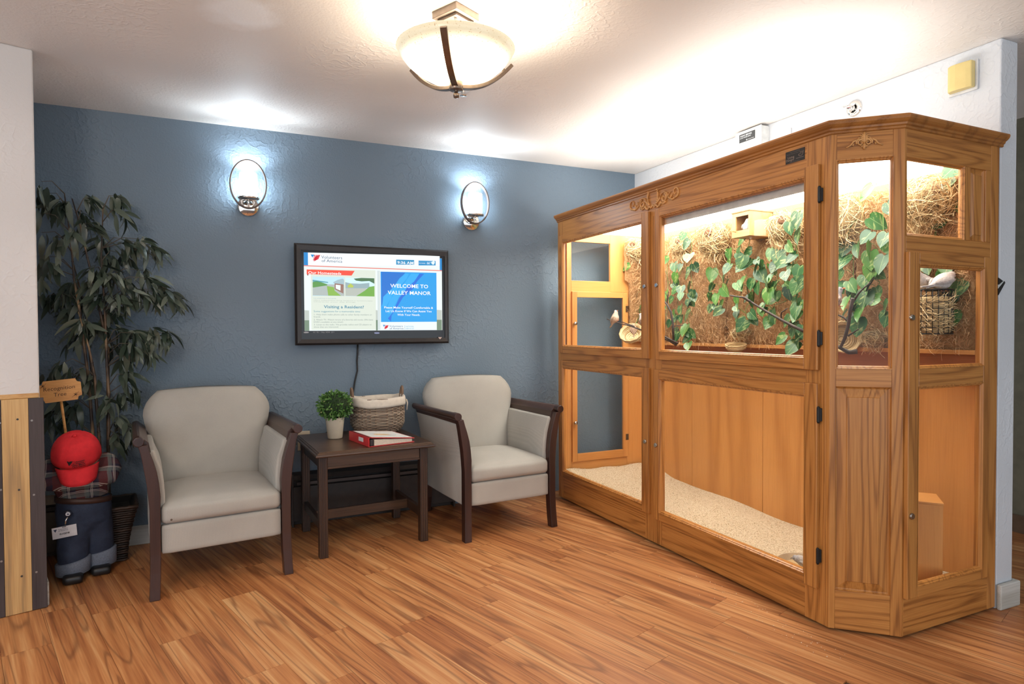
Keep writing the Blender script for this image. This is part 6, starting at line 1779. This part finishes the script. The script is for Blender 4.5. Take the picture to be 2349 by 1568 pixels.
# ---- wire cage filled with fibre
zt = zt_f; zb = at_y(2135, 765, 1.70).z; rf = 0.074
t = thing('wire_feeder', (FEED.x, FEED.y, zb), 'black wire cylinder cage stuffed with nesting fibre hanging inside the end door', 'wire cage')
q = MB(); nv, nh = 22, 8
for k in range(nv):
    a_ = 2 * math.pi * k / nv
    q.tube([(FEED.x + rf * math.cos(a_), FEED.y + rf * math.sin(a_), zb), (FEED.x + rf * math.cos(a_), FEED.y + rf * math.sin(a_), zt)], 0.0015, 5)
for k in range(nh):
    z = zb + (zt - zb) * k / (nh - 1)
    q.tube([(FEED.x + rf * math.cos(i * .2618), FEED.y + rf * math.sin(i * .2618), z) for i in range(25)], 0.0016 if 0 < k < nh - 1 else 0.0026, 5, False)
for k in range(-3, 4):
    w = math.sqrt(max(0, rf * rf - (k * .023) ** 2))
    for z in (zt, zb):
        q.tube([(FEED.x - w, FEED.y + k * .023, z), (FEED.x + w, FEED.y + k * .023, z)], 0.0015, 5); q.tube([(FEED.x + k * .023, FEED.y - w, z), (FEED.x + k * .023, FEED.y + w, z)], 0.0015, 5)
q.build('wire_frame', plain('black_wire', (0.012, 0.012, 0.013), 0.4, 0.3), t, smooth=True)
q = MB(); q.lathe([(0.001, zb + .004), (rf * .9, zb + .006), (rf * .93, (zb + zt) / 2), (rf * .88, zt - .03), (0.001, zt - .028)], 24, (FEED.x, FEED.y, 0)); q.build('fibre_core', M_straw, t, smooth=True)
f = MB()
def pff():
    a_ = rc.uniform(0, 6.283); z = rc.uniform(zb + .01, zt - .03)
    d = Vector((math.cos(a_), math.sin(a_), 0)); tg = Vector((-d.y, d.x, rc.gauss(0, .5))).normalized()
    return Vector((FEED.x, FEED.y, z)) + d * rf * .93, tg, d
fibres(f, 520, pff, 0.03, 0.07, 0.0014, .6); f.build('nesting_fibre', M_straw, t, kind='stuff')
MB().tube([(FEED.x + rf, FEED.y, zt - .01), (2.83, FEED.y + .02, zt + .02), (BACKX - 0.04, FEED.y + .02, zt + .02)], 0.003, 6).build('hook', MATS['black_wire'], t, smooth=True)

# ---- perches
M_br = plain('dark_branch', (0.045, 0.030, 0.024), 0.7, 0, 0.3, 60)
def perch(pls, label, X0):
    p0 = at_x(*pls[0][0][0], X0)
    t = thing('perch_branch', p0, label, 'branch', 'dark perch branches in the aviary')
    for pts, r0, r1, dx in pls:
        ps = []
        for i, (a_, b__) in enumerate(pts): ps.append(at_x(a_, b__, X0 + dx * (i / max(1, len(pts) - 1)) + 0.004 * math.sin(i * 2.1)))
        MB().tube(ps, [r0 + (r1 - r0) * k / (len(ps) - 1) for k in range(len(ps))], 7).build('twig' if pts is not pls[0][0] else 'branch', M_br, t, smooth=True)
    return t
perch([([(1392, 731), (1405, 737), (1425, 742), (1445, 747), (1475, 758), (1500, 765), (1525, 772), (1555, 787)], 0.003, 0.007, 0.16), ([(1425, 737), (1440, 743), (1455, 748)], 0.003, 0.004, 0.0)], 'long dark twig perch crossing from the far window behind the stile', 2.42)
perch([([(1545, 780), (1544, 745), (1539, 715), (1530, 698), (1521, 688)], 0.007, 0.0055, -0.02), ([(1530, 698), (1532, 680), (1534, 668)], 0.0035, 0.002, 0.0), ([(1541, 750), (1548, 747), (1566, 746)], 0.003, 0.002, 0.0), ([(1512, 772), (1535, 780), (1552, 790)], 0.007, 0.010, 0.05), ([(1534, 684), (1525, 670), (1516, 671)], 0.0025, 0.002, 0.0)], 'upright dark branch at the left of the big upper pane', 2.54)
perch([([(1674, 677), (1690, 680), (1709, 682), (1730, 697), (1760, 715), (1792, 733), (1820, 748), (1850, 762)], 0.0035, 0.008, 0.0), ([(1792, 733), (1792, 720), (1793, 716), (1806, 707)], 0.004, 0.0025, 0.0), ([(1706, 682), (1714, 688), (1722, 691)], 0.006, 0.006, 0.0)], 'slanting dark branch crossing the right half of the big upper pane', 2.50)
perch([([(1944, 808), (1928, 797), (1938, 775), (1946, 745), (1950, 715), (1956, 684)], 0.007, 0.008, -0.03), ([(1957, 692), (1970, 672), (1982, 660), (1997, 647)], 0.005, 0.0025, 0.0), ([(1947, 738), (1935, 727), (1922, 722), (1912, 724)], 0.005, 0.0035, 0.0), ([(1945, 770), (1958, 762), (1970, 754)], 0.0045, 0.0025, 0.0), ([(1910, 788), (1932, 800), (1948, 808), (1966, 806)], 0.006, 0.012, 0.03)], 'forked dark branch standing behind the chamfered window', 2.52)

# ---- hanging pothos vines
def pothos_mat():
    m, nt, b = nodes_of('variegated_pothos')
    oi = N(nt, 'ShaderNodeObjectInfo')
    v = coords(nt, (22, 70, 1), (0, 0, R(32)), rnd=True)
    n1 = noise(nt, v, 1.0, 3, 0.6, 0.8)
    rp = ramp(nt, [(0.0, (0.008, 0.050, 0.015)), (0.5, (0.018, 0.090, 0.021)), (1.0, (0.055, 0.165, 0.022))])
    nt.links.new(oi.outputs['Random'], rp.inputs[0])
    f = N(nt, 'ShaderNodeMapRange'); f.inputs[1].default_value = 0.54; f.inputs[2].default_value = 0.68; nt.links.new(n1, f.inputs[0])
    c = mixc(nt, mth(nt, 'MULTIPLY', f.outputs[0], 0.75), rp.outputs[0], (0.32, 0.38, 0.14))
    tco = N(nt, 'ShaderNodeTexCoord'); sxy = N(nt, 'ShaderNodeSeparateXYZ'); nt.links.new(tco.outputs['Object'], sxy.inputs[0])
    vein = mth(nt, 'LESS_THAN', mth(nt, 'ABSOLUTE', sxy.outputs[1]), 0.0011)
    c = mixc(nt, mth(nt, 'MULTIPLY', vein, 0.5), c, (0.30, 0.42, 0.16))
    nt.links.new(c, b.inputs['Base Color']); b.inputs['Roughness'].default_value = 0.35
    return m
M_poth = pothos_mat(); M_stem = plain('pothos_stem', (0.18, 0.30, 0.08), 0.5)
def heart(L_):
    half = [(0.0, 0.0), (-0.10, 0.16), (-0.08, 0.33), (0.08, 0.46), (0.30, 0.50), (0.55, 0.42), (0.78, 0.24), (1.0, 0.0)]
    q = MB(); vs = []; fs = []
    for i, (x, w) in enumerate(half):
        zz = -0.10 * max(0, x) ** 2 * L_
        xm = max(0.0, x) if i else 0.0
        vs += [(x * L_, -w * L_ * .86, zz + w * 0.16 * L_), (xm * L_, 0, zz - 0.01 * L_), (x * L_, w * L_ * .86, zz + w * 0.16 * L_)]
    for i in range(len(half) - 1):
        a_ = i * 3
        fs += [(a_, a_ + 1, a_ + 4, a_ + 3), (a_ + 1, a_ + 2, a_ + 5, a_ + 4)]
    return q.add(vs, fs)
hearts = [heart(s).mesh('leaf', M_poth, True) for s in (0.058, 0.075, 0.092)]
def c2(x, y): return (1480 + x / 3.016, 360 + y / 3.016)
def c1(x, y): return (1250 + x / 3.137, 360 + y / 3.137)
def c3(x, y): return (1860 + x / 2.45, 240 + y / 2.45)
vines = [
 ('pothos vine beside the first straw nest at the far end of the aviary', c1, [(560, 620), (505, 640), (600, 750), (510, 712), (515, 806), (565, 820), (610, 808), (540, 842), (572, 885)], [1, 0, 1, 1, 0, 0, 1, 0, 1], 2.74),
 ('thin pothos vine seen just left of the doors\' meeting stile', c1, [(680, 930), (672, 1000), (690, 1085), (683, 1135), (700, 1180)], [1, 1, 0, 0, 0], 2.82),
 ('pothos vine hanging at the left edge of the big upper pane', c2, [(140, 715), (138, 825), (145, 960), (138, 1065), (118, 1170)], [1, 1, 1, 1, 2], 2.80),
 ('sparse pothos vine between the two leftmost vines of the big upper pane', c2, [(200, 765), (250, 765), (212, 835), (190, 900), (222, 925), (250, 925), (190, 990), (200, 1080), (175, 1155)], [1, 0, 1, 0, 0, 1, 0, 0, 0], 2.80),
 ('long pothos vine reaching down to the ledge below the first straw nests', c2, [(270, 550), (303, 605), (308, 712), (310, 815), (315, 898), (320, 975), (250, 968), (312, 1035), (245, 1060), (312, 1100), (248, 1120), (290, 1200), (225, 1242), (315, 1268), (300, 1318)], [0, 1, 2, 1, 1, 1, 0, 1, 1, 2, 0, 2, 1, 1, 1], 2.74),
 ('short pothos vine under the largest straw nest', c2, [(465, 815), (550, 845), (475, 905), (530, 945), (463, 985), (480, 1040), (540, 1025), (535, 1080)], [2, 1, 0, 2, 0, 0, 1, 1], 2.78),
 ('bushy pothos vine hanging below the wooden nest box', c2, [(700, 590), (580, 672), (655, 652), (685, 725), (737, 685), (585, 778), (768, 735), (802, 740), (785, 828), (690, 862), (630, 905), (710, 928), (775, 908), (745, 985), (632, 992), (620, 1058), (725, 1108), (642, 1122), (698, 1170)], [2, 1, 1, 2, 1, 1, 0, 0, 2, 1, 1, 1, 1, 2, 0, 0, 1, 0, 2], 2.78),
 ('pothos vine under the right hand ball nest of the big upper pane', c2, [(868, 672), (925, 695), (862, 782), (912, 768), (875, 842), (962, 905), (900, 902), (850, 888), (860, 958), (985, 942), (925, 1008), (822, 1040), (800, 1068), (880, 1104)], [1, 2, 1, 1, 0, 0, 1, 1, 2, 1, 2, 0, 0, 2], 2.76),
 ('long pothos vine at the right edge of the big upper pane', c2, [(1060, 435), (995, 490), (1066, 545), (982, 640), (985, 745), (1045, 712), (1068, 795), (970, 832), (1066, 900), (1057, 992), (1056, 1062), (1000, 1142), (1042, 1192), (1085, 1205), (970, 1272), (1060, 1282), (1050, 1332)], [2, 1, 2, 1, 1, 1, 1, 1, 2, 1, 2, 1, 2, 1, 1, 1, 2], 2.72),
 ('pothos vine at the left of the chamfered window', c3, [(345, 500), (330, 682), (258, 705), (202, 800), (258, 822), (158, 820), (198, 890), (182, 965), (160, 1035), (212, 1028), (208, 1118), (203, 1182), (250, 1172), (290, 1175), (270, 1245)], [2, 2, 2, 2, 1, 1, 2, 1, 2, 1, 1, 0, 1, 2, 2], 2.74),
 ('pothos vine at the right of the chamfered window', c3, [(428, 590), (425, 760), (422, 812), (338, 825), (335, 872), (412, 895), (348, 938), (300, 998), (356, 1008), (315, 1090), (388, 1125), (432, 1142), (432, 1202)], [1, 1, 1, 2, 2, 2, 2, 1, 1, 2, 1, 1, 1], 2.74),
 ('pothos vine behind the end face windows and the wire cage', c3, [(800, 398), (775, 510), (752, 675), (710, 705), (650, 915), (632, 950), (770, 915), (830, 1030), (802, 1125), (800, 1205)], [1, 2, 1, 1, 1, 1, 2, 2, 2, 2], 2.85),
]
rv = random.Random(9)
for lab, fn, pts, sz, X in vines:
    P3 = []
    for (x, y) in pts:
        a_, b__ = fn(x, y); P3.append(at_x(a_, b__, X - rv.uniform(0, 0.035)))
    sz = list(sz)
    for v_, k in list(zip(P3, sz)):        # smaller leaves between the big ones
        if rv.random() < 0.62:
            w_ = v_ + Vector((rv.uniform(-.01, .035), rv.uniform(-.05, .05), rv.uniform(-.06, -.02)))
            if w_.z > LEDZ + 0.05 and w_.y > EY + 0.08: P3.append(w_); sz.append(max(0, k - 1))
    top = P3[0] + Vector((0.03, 0.0, 0.06)); top.z = min(top.z, 1.865)
    t = thing('pothos_vine', top, lab, 'vine', 'pothos vines in the aviary')
    zs = sorted(P3, key=lambda v_: -v_.z)
    mx = sum(v_.y for v_ in P3) / len(P3)
    st_ = [top] + [Vector((X + 0.012, mx + (v_.y - mx) * .35, v_.z + .01)) for v_ in zs]
    stem = MB().tube(st_, 0.0017, 5).build('stem', M_stem, t, smooth=True)
    pet = MB()
    offv = Vector(OFF[t])
    for v_, k in zip(P3, sz):
        near = min(st_, key=lambda s_: (s_ - v_).length)
        L_ = (0.058, 0.075, 0.092)[k]
        base = v_ + Vector((0, 0, L_ * .42))
        pet.tube([near, (near + base) / 2 + Vector((0, 0, .008)), base], 0.0012, 5)
        # hang tip-down, blade facing the room
        az = R(180) + rv.gauss(0, 0.45)
        mt = Matrix.Translation(base) @ Matrix.Rotation(az, 4, 'Z') @ Matrix.Rotation(R(70 + rv.gauss(0, 12)), 4, 'Y') @ Matrix.Rotation(rv.gauss(0, .25), 4, 'X')
        mt = mt @ Matrix.Rotation(rv.gauss(0, 0.5), 4, 'Z')
        inst('leaf', hearts[k], t, Matrix.Translation(-offv) @ mt)
    pet.build('petioles', M_stem, t, smooth=True)
# crumbs of bedding spilled on the floor in front of the aviary
cr = MB()
for i in range(90):
    u = rc.uniform(0, 1); p_ = Vector((2.10 - abs(rc.gauss(0, 0.10)), 1.55 + 0.9 * u, 0.0))
    s = rc.uniform(0.0012, 0.003)
    cr.add([p_ + Vector((s, 0, 0)), p_ + Vector((-s * .5, s, 0)), p_ + Vector((-s * .5, -s, 0)), p_ + Vector((0, 0, s))], [(0, 1, 3), (1, 2, 3), (2, 0, 3)])
tag(cr.build('bedding_crumbs', M_bed, None, kind='stuff'), 'scattered bedding crumbs on the floor in front of the aviary', 'crumbs')
